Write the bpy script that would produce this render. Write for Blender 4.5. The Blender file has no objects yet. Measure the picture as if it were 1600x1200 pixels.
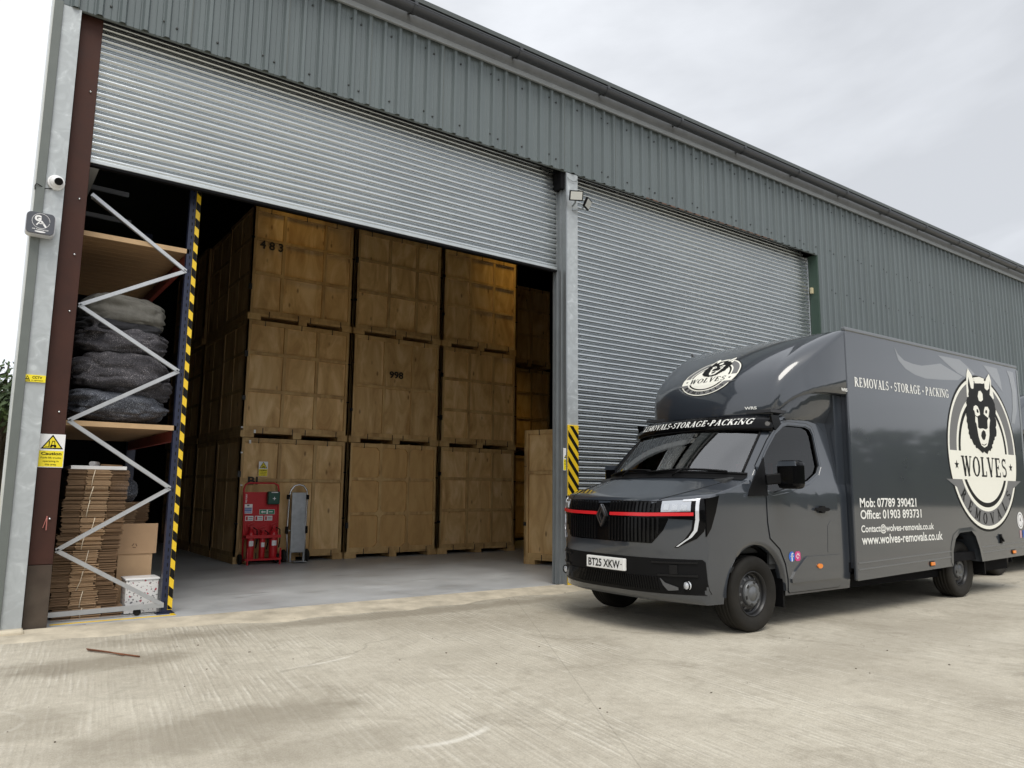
import bpy, bmesh, math, random
from mathutils import Vector, Matrix, noise
from mathutils.bvhtree import BVHTree
from mathutils.geometry import tessellate_polygon
random.seed(7)
R = math.radians
S = bpy.context.scene
C = S.collection

# ------------------------------------------------------------------ camera
F = 1169.15
yaw, pitch, roll = R(35.909), R(8.056), R(0.581)
fw = Vector((math.sin(yaw)*math.cos(pitch), math.cos(yaw)*math.cos(pitch), math.sin(pitch)))
ri = Vector((math.cos(yaw), -math.sin(yaw), 0)); up = ri.cross(fw)
r2 = math.cos(roll)*ri + math.sin(roll)*up
u2 = -math.sin(roll)*ri + math.cos(roll)*up
cam = bpy.data.objects.new('camera', bpy.data.cameras.new('camera')); C.objects.link(cam)
m4 = Matrix((r2, u2, -fw)).transposed().to_4x4(); m4.translation = (0, 0, 1.28)
cam.matrix_world = m4
cam.data.sensor_width = 36; cam.data.lens = F/1600*36
cam.data.clip_start = .05; cam.data.clip_end = 2000
S.camera = cam

# ------------------------------------------------------------------ sky, sun, exposure
SUN_EL, SUN_AZ = 58, 205          # azimuth measured clockwise from +Y
W = bpy.data.worlds.new("World"); S.world = W; W.use_nodes = True
nt = W.node_tree; nt.nodes.clear()
def wn(t, **k):
    n = nt.nodes.new(t)
    for a, b in k.items(): setattr(n, a, b)
    return n
out = wn('ShaderNodeOutputWorld')
sky = wn('ShaderNodeTexSky', sky_type='NISHITA', sun_disc=False)
sky.sun_elevation = R(SUN_EL); sky.sun_rotation = R(SUN_AZ)
b1 = wn('ShaderNodeBackground'); b1.inputs[1].default_value = .10
nt.links.new(sky.outputs[0], b1.inputs[0])
tc = wn('ShaderNodeTexCoord')
mp = wn('ShaderNodeMapping'); mp.inputs['Scale'].default_value = (1, 1, 2.4)
nt.links.new(tc.outputs['Generated'], mp.inputs[0])
n1 = wn('ShaderNodeTexNoise'); n1.inputs['Scale'].default_value = 1.7; n1.inputs['Detail'].default_value = 6
n1.inputs['Roughness'].default_value = .55; n1.inputs['Distortion'].default_value = .35
nt.links.new(mp.outputs[0], n1.inputs['Vector'])
sx = wn('ShaderNodeSeparateXYZ'); nt.links.new(tc.outputs['Generated'], sx.inputs[0])
mx = wn('ShaderNodeMath', operation='MULTIPLY_ADD'); mx.inputs[1].default_value = -.34; mx.inputs[2].default_value = .17
nt.links.new(sx.outputs[0], mx.inputs[0])
ad = wn('ShaderNodeMath', operation='ADD'); nt.links.new(n1.outputs['Fac'], ad.inputs[0]); nt.links.new(mx.outputs[0], ad.inputs[1])
cr = wn('ShaderNodeValToRGB'); cr.color_ramp.elements[0].position = .30; cr.color_ramp.elements[0].color = (.50, .515, .54, 1)
cr.color_ramp.elements[1].position = .66; cr.color_ramp.elements[1].color = (.78, .80, .835, 1)
nt.links.new(ad.outputs[0], cr.inputs[0])
b2 = wn('ShaderNodeBackground'); b2.inputs[1].default_value = 1.0
nt.links.new(cr.outputs[0], b2.inputs[0])
ms = wn('ShaderNodeMixShader'); ms.inputs[0].default_value = .92
nt.links.new(b1.outputs[0], ms.inputs[1]); nt.links.new(b2.outputs[0], ms.inputs[2]); nt.links.new(ms.outputs[0], out.inputs[0])
sl = bpy.data.lights.new('sun', 'SUN'); sl.energy = 1.5; sl.angle = R(30); sl.color = (1, .955, .88)
sun = bpy.data.objects.new('sun', sl); C.objects.link(sun)
sd = Vector((math.sin(R(SUN_AZ))*math.cos(R(SUN_EL)), math.cos(R(SUN_AZ))*math.cos(R(SUN_EL)), math.sin(R(SUN_EL))))
sun.rotation_euler = sd.to_track_quat('Z', 'Y').to_euler(); sun.location = sd*60
S.view_settings.view_transform = 'Standard'; S.view_settings.look = 'None'
S.view_settings.exposure = 0.5; S.view_settings.gamma = 1
S.render.resolution_x, S.render.resolution_y = 1024, 768
S.render.engine = 'CYCLES'
S.cycles.max_bounces = 10; S.cycles.diffuse_bounces = 5; S.cycles.glossy_bounces = 4; S.cycles.transparent_max_bounces = 12

# ------------------------------------------------------------------ helpers
ORG = {}
class MB:
    """collects geometry in world (or root-local) coordinates, builds ONE mesh object"""
    def __init__(s): s.v = []; s.f = []; s.mi = []; s.cur = 0; s.sm = []
        
    def add(s, vs, fs, sm=False):
        o = len(s.v); s.v += [tuple(v) for v in vs]
        for f in fs: s.f.append([o+i for i in f]); s.mi.append(s.cur); s.sm.append(sm)
        return s
    def box(s, x0, x1, y0, y1, z0, z1):
        return s.add([(x, y, z) for z in (z0, z1) for y in (y0, y1) for x in (x0, x1)],
              [(0,2,3,1),(4,5,7,6),(0,1,5,4),(2,6,7,3),(0,4,6,2),(1,3,7,5)])
    def obox(s, c, ax, ay, az):
        c, ax, ay, az = map(Vector, (c, ax, ay, az))
        return s.add([c+ax*i+ay*j+az*k for k in (-1,1) for j in (-1,1) for i in (-1,1)],
              [(0,2,3,1),(4,5,7,6),(0,1,5,4),(2,6,7,3),(0,4,6,2),(1,3,7,5)])
    def bar(s, a, b, w, h, upv=(0,0,1)):
        a, b = Vector(a), Vector(b); d = (b-a); L = d.length; d.normalize()
        sx_ = d.cross(Vector(upv))
        if sx_.length < 1e-4: sx_ = d.cross(Vector((0,1,0)))
        sx_.normalize(); sy = sx_.cross(d)
        return s.obox((a+b)/2, d*(L/2), sx_*(w/2), sy*(h/2))
    def tube(s, pts, r, n=8, closed=False, cap=True):
        pts = [Vector(p) for p in pts]; N = len(pts); rs = r if isinstance(r, (list, tuple)) else [r]*N
        o = len(s.v); prev = None
        for i, p in enumerate(pts):
            if closed: t = pts[(i+1) % N]-pts[i-1]
            else: t = pts[min(i+1, N-1)]-pts[max(i-1, 0)]
            t.normalize()
            if prev is None: a = t.orthogonal().normalized()
            else: a = (prev-t*prev.dot(t)); a = a.normalized() if a.length > 1e-6 else t.orthogonal().normalized()
            prev = a; b = t.cross(a)
            for k in range(n):
                q = 2*math.pi*k/n; s.v.append(tuple(p+(a*math.cos(q)+b*math.sin(q))*rs[i]))
        for i in range(N if closed else N-1):
            for k in range(n):
                a0 = o+i*n+k; a1 = o+i*n+(k+1) % n; j = (i+1) % N
                s.f.append([a0, a1, o+j*n+(k+1) % n, o+j*n+k]); s.mi.append(s.cur); s.sm.append(True)
        if cap and not closed:
            s.f.append([o+k for k in range(n)][::-1]); s.mi.append(s.cur); s.sm.append(False)
            s.f.append([o+(N-1)*n+k for k in range(n)]); s.mi.append(s.cur); s.sm.append(False)
        return s
    def lathe(s, prof, c, axis='y', n=48, a0=0, a1=2*math.pi, sm=True):
        """prof: list of (radius, offset along axis)"""
        c = Vector(c); o = len(s.v); full = abs(a1-a0-2*math.pi) < 1e-6; m = n if full else n+1
        for r_, h in prof:
            for k in range(m):
                q = a0+(a1-a0)*k/n
                d = {'y': (r_*math.cos(q), h, r_*math.sin(q)), 'z': (r_*math.cos(q), r_*math.sin(q), h), 'x': (h, r_*math.cos(q), r_*math.sin(q))}[axis]
                s.v.append(tuple(c+Vector(d)))
        for i in range(len(prof)-1):
            for k in range(n):
                k2 = (k+1) % m
                s.f.append([o+i*m+k, o+i*m+k2, o+(i+1)*m+k2, o+(i+1)*m+k]); s.mi.append(s.cur); s.sm.append(sm)
        return s
    def prism(s, poly, fa, fb):
        """poly 2D list, fa/fb map (u,v)->3D for the two caps"""
        n = len(poly); tri = tessellate_polygon([[Vector((p[0], p[1], 0)) for p in poly]])
        vs = [fa(*p) for p in poly]+[fb(*p) for p in poly]
        fs = [tuple(t) for t in tri]+[tuple(n+i for i in t[::-1]) for t in tri]
        fs += [(i, (i+1) % n, n+(i+1) % n, n+i) for i in range(n)]
        return s.add(vs, fs)
    def grid(s, P, sm=True, flip=False, wrap=False):
        o = len(s.v); m = len(P[0])
        for row in P: s.v += [tuple(p) for p in row]
        for i in range(len(P)-1):
            for j in range(m if wrap else m-1):
                j2 = (j+1) % m
                f = [o+i*m+j, o+i*m+j2, o+(i+1)*m+j2, o+(i+1)*m+j]
                s.f.append(f[::-1] if flip else f); s.mi.append(s.cur); s.sm.append(sm)
        return s
    def parts(s):
        par = list(range(len(s.v)))
        def find(a):
            while par[a] != a: par[a] = par[par[a]]; a = par[a]
            return a
        for f in s.f:
            for i in f[1:]: par[find(i)] = find(f[0])
        g = {}
        for k, f in enumerate(s.f): g.setdefault(find(f[0]), []).append(k)
        o = []
        for ks in g.values():
            m = MB(); mp_ = {}
            for k in ks:
                for i in s.f[k]:
                    if i not in mp_: mp_[i] = len(m.v); m.v.append(s.v[i])
                m.f.append([mp_[i] for i in s.f[k]]); m.mi.append(s.mi[k]); m.sm.append(s.sm[k])
            o.append(m)
        return o
    def build(s, name, mats, parent=None, bevel=0, merge=0, norm=True, sm=None, sub=0, seg=2, ang=35, split=False):
        if split: return [m.build(name, mats, parent, bevel, merge, norm, sm, sub, seg, ang) for m in s.parts()]
        if not isinstance(mats, (list, tuple)): mats = [mats]
        me = bpy.data.meshes.new(name)
        if parent is not None: o = Vector(ORG[parent])
        else:
            xs = [v[0] for v in s.v]; ys = [v[1] for v in s.v]; zs = [v[2] for v in s.v]
            o = Vector(((min(xs)+max(xs))/2, (min(ys)+max(ys))/2, min(zs)))
        me.from_pydata([tuple(Vector(v)-o) for v in s.v], [], s.f)
        for mm in mats: me.materials.append(mm)
        for p, i, q in zip(me.polygons, s.mi, s.sm): p.material_index = i; p.use_smooth = q if sm is None else sm
        bm = bmesh.new(); bm.from_mesh(me)
        if merge: bmesh.ops.remove_doubles(bm, verts=bm.verts, dist=merge)
        if norm: bmesh.ops.recalc_face_normals(bm, faces=bm.faces)
        bm.to_mesh(me); bm.free(); me.update()
        ob = bpy.data.objects.new(name, me); C.objects.link(ob)
        if parent is not None: ob.parent = parent
        else: ob.location = o
        ORG[ob] = tuple(o)
        if bevel:
            md = ob.modifiers.new('bevel', 'BEVEL'); md.width = bevel; md.segments = seg; md.limit_method = 'ANGLE'; md.angle_limit = R(ang)
        if sub:
            md = ob.modifiers.new('sub', 'SUBSURF'); md.levels = sub; md.render_levels = sub
        return ob
def thing(name, label, cat, loc=(0,0,0), group=None, local=False, rot=(0,0,0)):
    o = bpy.data.objects.new(name, None); C.objects.link(o); o.empty_display_size = .2
    o.location = loc; o.rotation_euler = rot; o['label'] = label; o['category'] = cat
    if group: o['group'] = group
    ORG[o] = (0,0,0) if local else tuple(loc)
    return o
def tag(o, label, cat, group=None, kind=None):
    if label: o['label'] = label
    if cat: o['category'] = cat
    if group: o['group'] = group
    if kind: o['kind'] = kind
    return o

# ------------------------------------------------------------------ materials
def mat(name, col, rough=.5, metal=0, var=0, scale=6, bump=0, bscale=60, coat=0, stretch=(1,1,1), spec=.5, rv=0, objvar=0):
    m = bpy.data.materials.new(name); m.use_nodes = True; t = m.node_tree; N = t.nodes; L = t.links
    p = N['Principled BSDF']
    p.inputs['Base Color'].default_value = (*col, 1); p.inputs['Roughness'].default_value = rough
    p.inputs['Metallic'].default_value = metal; p.inputs['Coat Weight'].default_value = coat; p.inputs['Coat Roughness'].default_value = .03
    p.inputs['Specular IOR Level'].default_value = spec
    co = N.new('ShaderNodeTexCoord'); mpn = N.new('ShaderNodeMapping'); mpn.inputs['Scale'].default_value = stretch
    L.new(co.outputs['Object'], mpn.inputs[0])
    if var or rv or objvar:
        n = N.new('ShaderNodeTexNoise'); n.inputs['Scale'].default_value = scale; n.inputs['Detail'].default_value = 7; n.inputs['Roughness'].default_value = .62
        L.new(mpn.outputs[0], n.inputs['Vector'])
        if var or objvar:
            mr = N.new('ShaderNodeMapRange'); mr.inputs[1].default_value = .25; mr.inputs[2].default_value = .75
            mr.inputs[3].default_value = 1-var; mr.inputs[4].default_value = 1+var
            L.new(n.outputs['Fac'], mr.inputs[0]); val = mr.outputs[0]
            if objvar:
                oi = N.new('ShaderNodeObjectInfo'); m2 = N.new('ShaderNodeMapRange'); m2.inputs[3].default_value = 1-objvar; m2.inputs[4].default_value = 1+objvar
                L.new(oi.outputs['Random'], m2.inputs[0]); mu = N.new('ShaderNodeMath'); mu.operation = 'MULTIPLY'
                L.new(val, mu.inputs[0]); L.new(m2.outputs[0], mu.inputs[1]); val = mu.outputs[0]
            hs = N.new('ShaderNodeHueSaturation'); hs.inputs['Color'].default_value = (*col, 1)
            L.new(val, hs.inputs['Value']); L.new(hs.outputs[0], p.inputs['Base Color'])
        if rv:
            m3 = N.new('ShaderNodeMapRange'); m3.inputs[1].default_value = .3; m3.inputs[2].default_value = .7
            m3.inputs[3].default_value = max(.02, rough-rv); m3.inputs[4].default_value = rough+rv
            L.new(n.outputs['Fac'], m3.inputs[0]); L.new(m3.outputs[0], p.inputs['Roughness'])
    if bump:
        nb = N.new('ShaderNodeTexNoise'); nb.inputs['Scale'].default_value = bscale; nb.inputs['Detail'].default_value = 5
        L.new(mpn.outputs[0], nb.inputs['Vector'])
        bp = N.new('ShaderNodeBump'); bp.inputs['Strength'].default_value = bump; bp.inputs['Distance'].default_value = .01
        L.new(nb.outputs['Fac'], bp.inputs['Height']); L.new(bp.outputs[0], p.inputs['Normal'])
    return m
def nodes(m): t = m.node_tree; return t.nodes, t.links, t.nodes['Principled BSDF']

clad_m = mat('green_grey_cladding', (.116,.139,.143), .42, var=.13, scale=1.6, stretch=(1.6,1,.18), rv=.06, bump=.03, bscale=2)
clad_sheen_m = mat('sky_sheen_sheet', (.50,.52,.50), .35, var=.1)  # pale tone paints in the sky's grazing reflection on left wall and corner trim
trim_m = mat('dark_flashing', (.13,.145,.135), .4, var=.08)
jamb_m = mat('green_reveal', (.05,.085,.065), .45, var=.08)
gutter_m = mat('grey_gutter_plastic', (.045,.048,.054), .4, var=.1)
fascia_m = mat('grey_fascia', (.15,.158,.163), .45, var=.15)
shutter_m = mat('galvanised_slat', (.60,.63,.645), .25, metal=.85, var=.07, scale=2.2, stretch=(.6,1,6), rv=.08)
rail_m = mat('galvanised_rail', (.30,.32,.33), .4, metal=.6, var=.12, scale=3)
bar_m = mat('shutter_bottom_bar', (.12,.125,.13), .45, metal=.5, var=.1)
brown_m = mat('brown_painted_steel', (.052,.021,.015), .6, var=.25, scale=4, bump=.05, bscale=25, rv=.1, spec=.25)
brownlow_m = mat('worn_brown_plate', (.045,.028,.021), .65, spec=.25, var=.35, scale=7, bump=.08, bscale=30)
galv_m = mat('galvanised_steel', (.43,.46,.47), .5, metal=.25, var=.12, scale=3)
def spangle(m, sc=7):
    N, L, p = nodes(m)
    co = N.new('ShaderNodeTexCoord'); n = N.new('ShaderNodeTexNoise'); n.inputs['Scale'].default_value = sc; n.inputs['Detail'].default_value = 4; n.inputs['Distortion'].default_value = 1.6
    L.new(co.outputs['Object'], n.inputs['Vector'])
    r_ = N.new('ShaderNodeValToRGB'); r_.color_ramp.elements[0].position = .42; r_.color_ramp.elements[0].color = (.40,.425,.435,1)
    r_.color_ramp.elements[1].position = .62; r_.color_ramp.elements[1].color = (.46,.49,.50,1)
    e = r_.color_ramp.elements.new(.68); e.color = (.54,.57,.58,1)
    L.new(n.outputs['Fac'], r_.inputs[0]); L.new(r_.outputs[0], p.inputs['Base Color'])
spangle(galv_m)
black_m = mat('black_plastic', (.006,.006,.0065), .5, var=.1, spec=.12)
dark_m = mat('dark_underside', (.008,.008,.009), .85, var=.2, spec=.1)
gloss_black_m = mat('gloss_black', (.003,.003,.0035), .12, spec=.16)
white_m = mat('white_vinyl', (.80,.80,.76), .35)
cream_m = mat('cream_vinyl', (.84,.83,.74), .4, spec=.3)
ink_m = mat('black_vinyl', (.008,.008,.0075), .5, spec=.15)
midgrey_m = mat('grey_vinyl', (.17,.17,.17), .5, spec=.2)
swoosh_m = mat('pale_grey_vinyl', (.20,.21,.22), .25, coat=.6)
yellow_m = mat('safety_yellow', (.78,.52,.02), .42, var=.08)
signyellow_m = mat('sign_yellow', (.85,.70,.02), .35)
signwhite_m = mat('sign_white', (.80,.80,.80), .35)
red_m = mat('red_paint', (.50,.016,.022), .3, var=.08)
redtrim_m = mat('red_trim', (.62,.02,.025), .25)
darkred_m = mat('dull_red_beam', (.20,.03,.02), .5, var=.2)
blue_m = mat('navy_steel', (.010,.015,.042), .4, var=.12)
wood_m = mat('shelf_timber', (.33,.20,.10), .65, var=.25, scale=9, stretch=(.5,6,6), bump=.1, bscale=40)
rubber_m = mat('tyre_rubber', (.010,.0095,.009), .75, spec=.2, var=.2, scale=12, bump=.1, bscale=90)
rim_m = mat('black_wheel_steel', (.012,.012,.013), .4)
cap_m = mat('grey_hubcap', (.13,.135,.14), .35, metal=.3, var=.1)
amber_m = mat('amber_lens', (.80,.22,.01), .2, coat=.5)
chrome_m = mat('bright_metal', (.62,.63,.64), .25, metal=.9, var=.06)
headlamp_m = mat('clear_lamp', (.66,.68,.71), .12, metal=.25, coat=.8)
lampdeep_m = mat('lamp_reflector', (.50,.52,.55), .18, metal=.6, coat=.6)
greenbox_m = mat('dark_green_plastic', (.012,.075,.05), .4)
greensign_m = mat('sign_green', (.02,.22,.12), .4)
bluesign_m = mat('sign_blue', (.03,.09,.35), .4)
silver_m = mat('dull_aluminium', (.42,.44,.46), .38, metal=.7, var=.2, scale=9, bump=.15, bscale=14)
greysign_m = mat('slate_grey_plastic', (.075,.08,.095), .4)
rust_m = mat('rusty_steel', (.16,.06,.025), .8, var=.3, scale=30)
string_m = mat('pale_string', (.75,.66,.5), .8)
seat_m = mat('seat_fabric', (.02,.021,.024), .8, var=.2)
redseat_m = mat('red_seat_piping', (.35,.02,.03), .6)

paint_m = mat('dark_grey_paint', (.031,.037,.0465), .3, spec=.3, coat=1.0, var=.04, scale=1.5, rv=.03)
paint_m.node_tree.nodes['Principled BSDF'].inputs['Coat IOR'].default_value = 1.65
paint_m.node_tree.nodes['Principled BSDF'].inputs['Coat Roughness'].default_value = .055
def dusty(m, amt=.5):
    N, L, p = nodes(m)
    co = N.new('ShaderNodeNewGeometry'); sp = N.new('ShaderNodeSeparateXYZ'); L.new(co.outputs['Position'], sp.inputs[0])
    n = N.new('ShaderNodeTexNoise'); n.inputs['Scale'].default_value = 5; n.inputs['Detail'].default_value = 8
    L.new(co.outputs['Position'], n.inputs['Vector'])
    mr = N.new('ShaderNodeMapRange'); mr.inputs[1].default_value = 1.0; mr.inputs[2].default_value = .25; mr.inputs[3].default_value = 0; mr.inputs[4].default_value = amt
    L.new(sp.outputs[2], mr.inputs[0]); mu = N.new('ShaderNodeMath'); mu.operation = 'MULTIPLY'; L.new(mr.outputs[0], mu.inputs[0]); L.new(n.outputs['Fac'], mu.inputs[1])
    src = p.inputs['Base Color'].links[0].from_socket if p.inputs['Base Color'].links else None
    mx_ = N.new('ShaderNodeMix'); mx_.data_type = 'RGBA'; mx_.inputs[7].default_value = (.17,.15,.115,1)
    if src: L.new(src, mx_.inputs[6])
    else: mx_.inputs[6].default_value = p.inputs['Base Color'].default_value
    L.new(mu.outputs[0], mx_.inputs[0]); L.new(mx_.outputs[2], p.inputs['Base Color'])
dusty(paint_m, .10); dusty(rubber_m, .14); dusty(brownlow_m, .5)

def glass(name, tint, ior=1.5):
    m = bpy.data.materials.new(name); m.use_nodes = True; t = m.node_tree; N = t.nodes; L = t.links; N.clear()
    o = N.new('ShaderNodeOutputMaterial'); a = N.new('ShaderNodeBsdfTransparent'); a.inputs[0].default_value = (*tint, 1)
    g = N.new('ShaderNodeBsdfGlossy'); g.inputs['Roughness'].default_value = .015; f = N.new('ShaderNodeFresnel'); f.inputs[0].default_value = ior
    x = N.new('ShaderNodeMixShader'); L.new(f.outputs[0], x.inputs[0]); L.new(a.outputs[0], x.inputs[1]); L.new(g.outputs[0], x.inputs[2]); L.new(x.outputs[0], o.inputs[0])
    return m
glass_m = glass('windscreen_glass', (.50,.60,.55), 2.9)
tint_m = glass('tinted_side_glass', (.30,.33,.32), 1.6)
def translucent(name, col):
    m = bpy.data.materials.new(name); m.use_nodes = True; t = m.node_tree; N = t.nodes; N.clear()
    o = N.new('ShaderNodeOutputMaterial'); a = N.new('ShaderNodeBsdfTranslucent'); a.inputs[0].default_value = (*col, 1); t.links.new(a.outputs[0], o.inputs[0]); return m
rooflight_m = glass('rooflight_sheet', (.95,.78,.36), 1.2)

def plywood(name, cols, kn=.75):
    m = mat(name, cols[1], .6); N, L, p = nodes(m)
    co = N.new('ShaderNodeTexCoord'); oi = N.new('ShaderNodeObjectInfo')
    va = N.new('ShaderNodeVectorMath'); va.operation = 'MULTIPLY_ADD'; va.inputs[1].default_value = (1,1,1)
    cb = N.new('ShaderNodeCombineXYZ'); mu = N.new('ShaderNodeMath'); mu.operation = 'MULTIPLY'; mu.inputs[1].default_value = 40
    L.new(oi.outputs['Random'], mu.inputs[0]); L.new(mu.outputs[0], cb.inputs[0]); L.new(mu.outputs[0], cb.inputs[2])
    L.new(co.outputs['Object'], va.inputs[0]); L.new(cb.outputs[0], va.inputs[2])
    mp_ = N.new('ShaderNodeMapping'); mp_.inputs['Scale'].default_value = (2.2,2.2,.7); L.new(va.outputs[0], mp_.inputs[0])
    n = N.new('ShaderNodeTexNoise'); n.inputs['Scale'].default_value = 1.6; n.inputs['Detail'].default_value = 8; n.inputs['Roughness'].default_value = .6; n.inputs['Distortion'].default_value = 1.2
    L.new(mp_.outputs[0], n.inputs['Vector'])
    r_ = N.new('ShaderNodeValToRGB'); r_.color_ramp.elements[0].position = .3; r_.color_ramp.elements[0].color = (*cols[0],1); r_.color_ramp.elements[1].position = .66; r_.color_ramp.elements[1].color = (*cols[2],1)
    e = r_.color_ramp.elements.new(.5); e.color = (*cols[1],1)
    L.new(n.outputs['Fac'], r_.inputs[0])
    v = N.new('ShaderNodeTexVoronoi'); v.inputs['Scale'].default_value = 2.6; v.feature = 'F1'
    mp2 = N.new('ShaderNodeMapping'); mp2.inputs['Scale'].default_value = (2.0,2.0,.9); L.new(va.outputs[0], mp2.inputs[0]); L.new(mp2.outputs[0], v.inputs['Vector'])
    k = N.new('ShaderNodeMapRange'); k.inputs[1].default_value = .05; k.inputs[2].default_value = .14; k.inputs[3].default_value = kn; k.inputs[4].default_value = 0
    L.new(v.outputs['Distance'], k.inputs[0])
    mx_ = N.new('ShaderNodeMix'); mx_.data_type = 'RGBA'; mx_.inputs[7].default_value = (cols[0][0]*.35, cols[0][1]*.3, cols[0][2]*.25, 1)
    L.new(k.outputs[0], mx_.inputs[0]); L.new(r_.outputs[0], mx_.inputs[6])
    hs = N.new('ShaderNodeHueSaturation'); m2 = N.new('ShaderNodeMapRange'); m2.inputs[3].default_value = .85; m2.inputs[4].default_value = 1.12
    L.new(oi.outputs['Random'], m2.inputs[0]); L.new(m2.outputs[0], hs.inputs['Value']); L.new(mx_.outputs[2], hs.inputs['Color']); L.new(hs.outputs[0], p.inputs['Base Color'])
    bp = N.new('ShaderNodeBump'); bp.inputs['Strength'].default_value = .12; bp.inputs['Distance'].default_value = .01; L.new(n.outputs['Fac'], bp.inputs['Height']); L.new(bp.outputs[0], p.inputs['Normal'])
    return m
ply_m = plywood('plywood', ((.48,.275,.10),(.68,.44,.19),(.82,.58,.30)))
plyg_m = plywood('golden_hardboard', ((.54,.32,.115),(.64,.39,.15),(.69,.44,.18)), .1)
batten_m = plywood('batten_timber', ((.34,.20,.075),(.51,.325,.135),(.60,.41,.185)), .35)
card_m = mat('brown_cardboard', (.50,.335,.195), .75, var=.1, scale=5, objvar=.08)
cardedge_m = mat('cardboard_edges', (.25,.155,.085), .8, var=.35, scale=3, stretch=(1.5,1.5,60), bump=.3, bscale=4)
blanket_m = mat('dark_blanket_cloth', (.050,.048,.055), .95, var=.55, scale=55, bump=.5, bscale=90)
olive_m = mat('olive_grey_cloth', (.14,.135,.12), .95, var=.2, scale=14, bump=.4, bscale=60)
bluebag_m = mat('blue_grey_cloth', (.055,.06,.075), .95, var=.5, scale=60, bump=.5, bscale=90)
bark_m = mat('bark', (.05,.04,.03), .9, var=.3)
leaf_m = mat('leaf', (.045,.075,.022), .6, var=.45, scale=1.2)

# ------------------------------------------------------------------ ground
def speckle(m, c, th=.63, sc=150):
    N, L, p = nodes(m); co = N.new('ShaderNodeTexCoord'); n = N.new('ShaderNodeTexNoise'); n.inputs['Scale'].default_value = sc; n.inputs['Detail'].default_value = 2
    n2 = N.new('ShaderNodeTexNoise'); n2.inputs['Scale'].default_value = 9; L.new(co.outputs['Object'], n.inputs['Vector']); L.new(co.outputs['Object'], n2.inputs['Vector'])
    a = N.new('ShaderNodeMath'); a.operation = 'MULTIPLY_ADD'; a.inputs[1].default_value = .25; a.inputs[2].default_value = -.125; L.new(n2.outputs['Fac'], a.inputs[0])
    b = N.new('ShaderNodeMath'); L.new(n.outputs['Fac'], b.inputs[0]); L.new(a.outputs[0], b.inputs[1])
    k = N.new('ShaderNodeMapRange'); k.inputs[1].default_value = th-.03; k.inputs[2].default_value = th+.05; L.new(b.outputs[0], k.inputs[0])
    x = N.new('ShaderNodeMix'); x.data_type = 'RGBA'; x.inputs[7].default_value = (*c, 1); L.new(p.inputs['Base Color'].links[0].from_socket, x.inputs[6]); L.new(k.outputs[0], x.inputs[0]); L.new(x.outputs[2], p.inputs['Base Color'])
speckle(blanket_m, (.30,.28,.29)); speckle(bluebag_m, (.32,.34,.38), .60)
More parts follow.
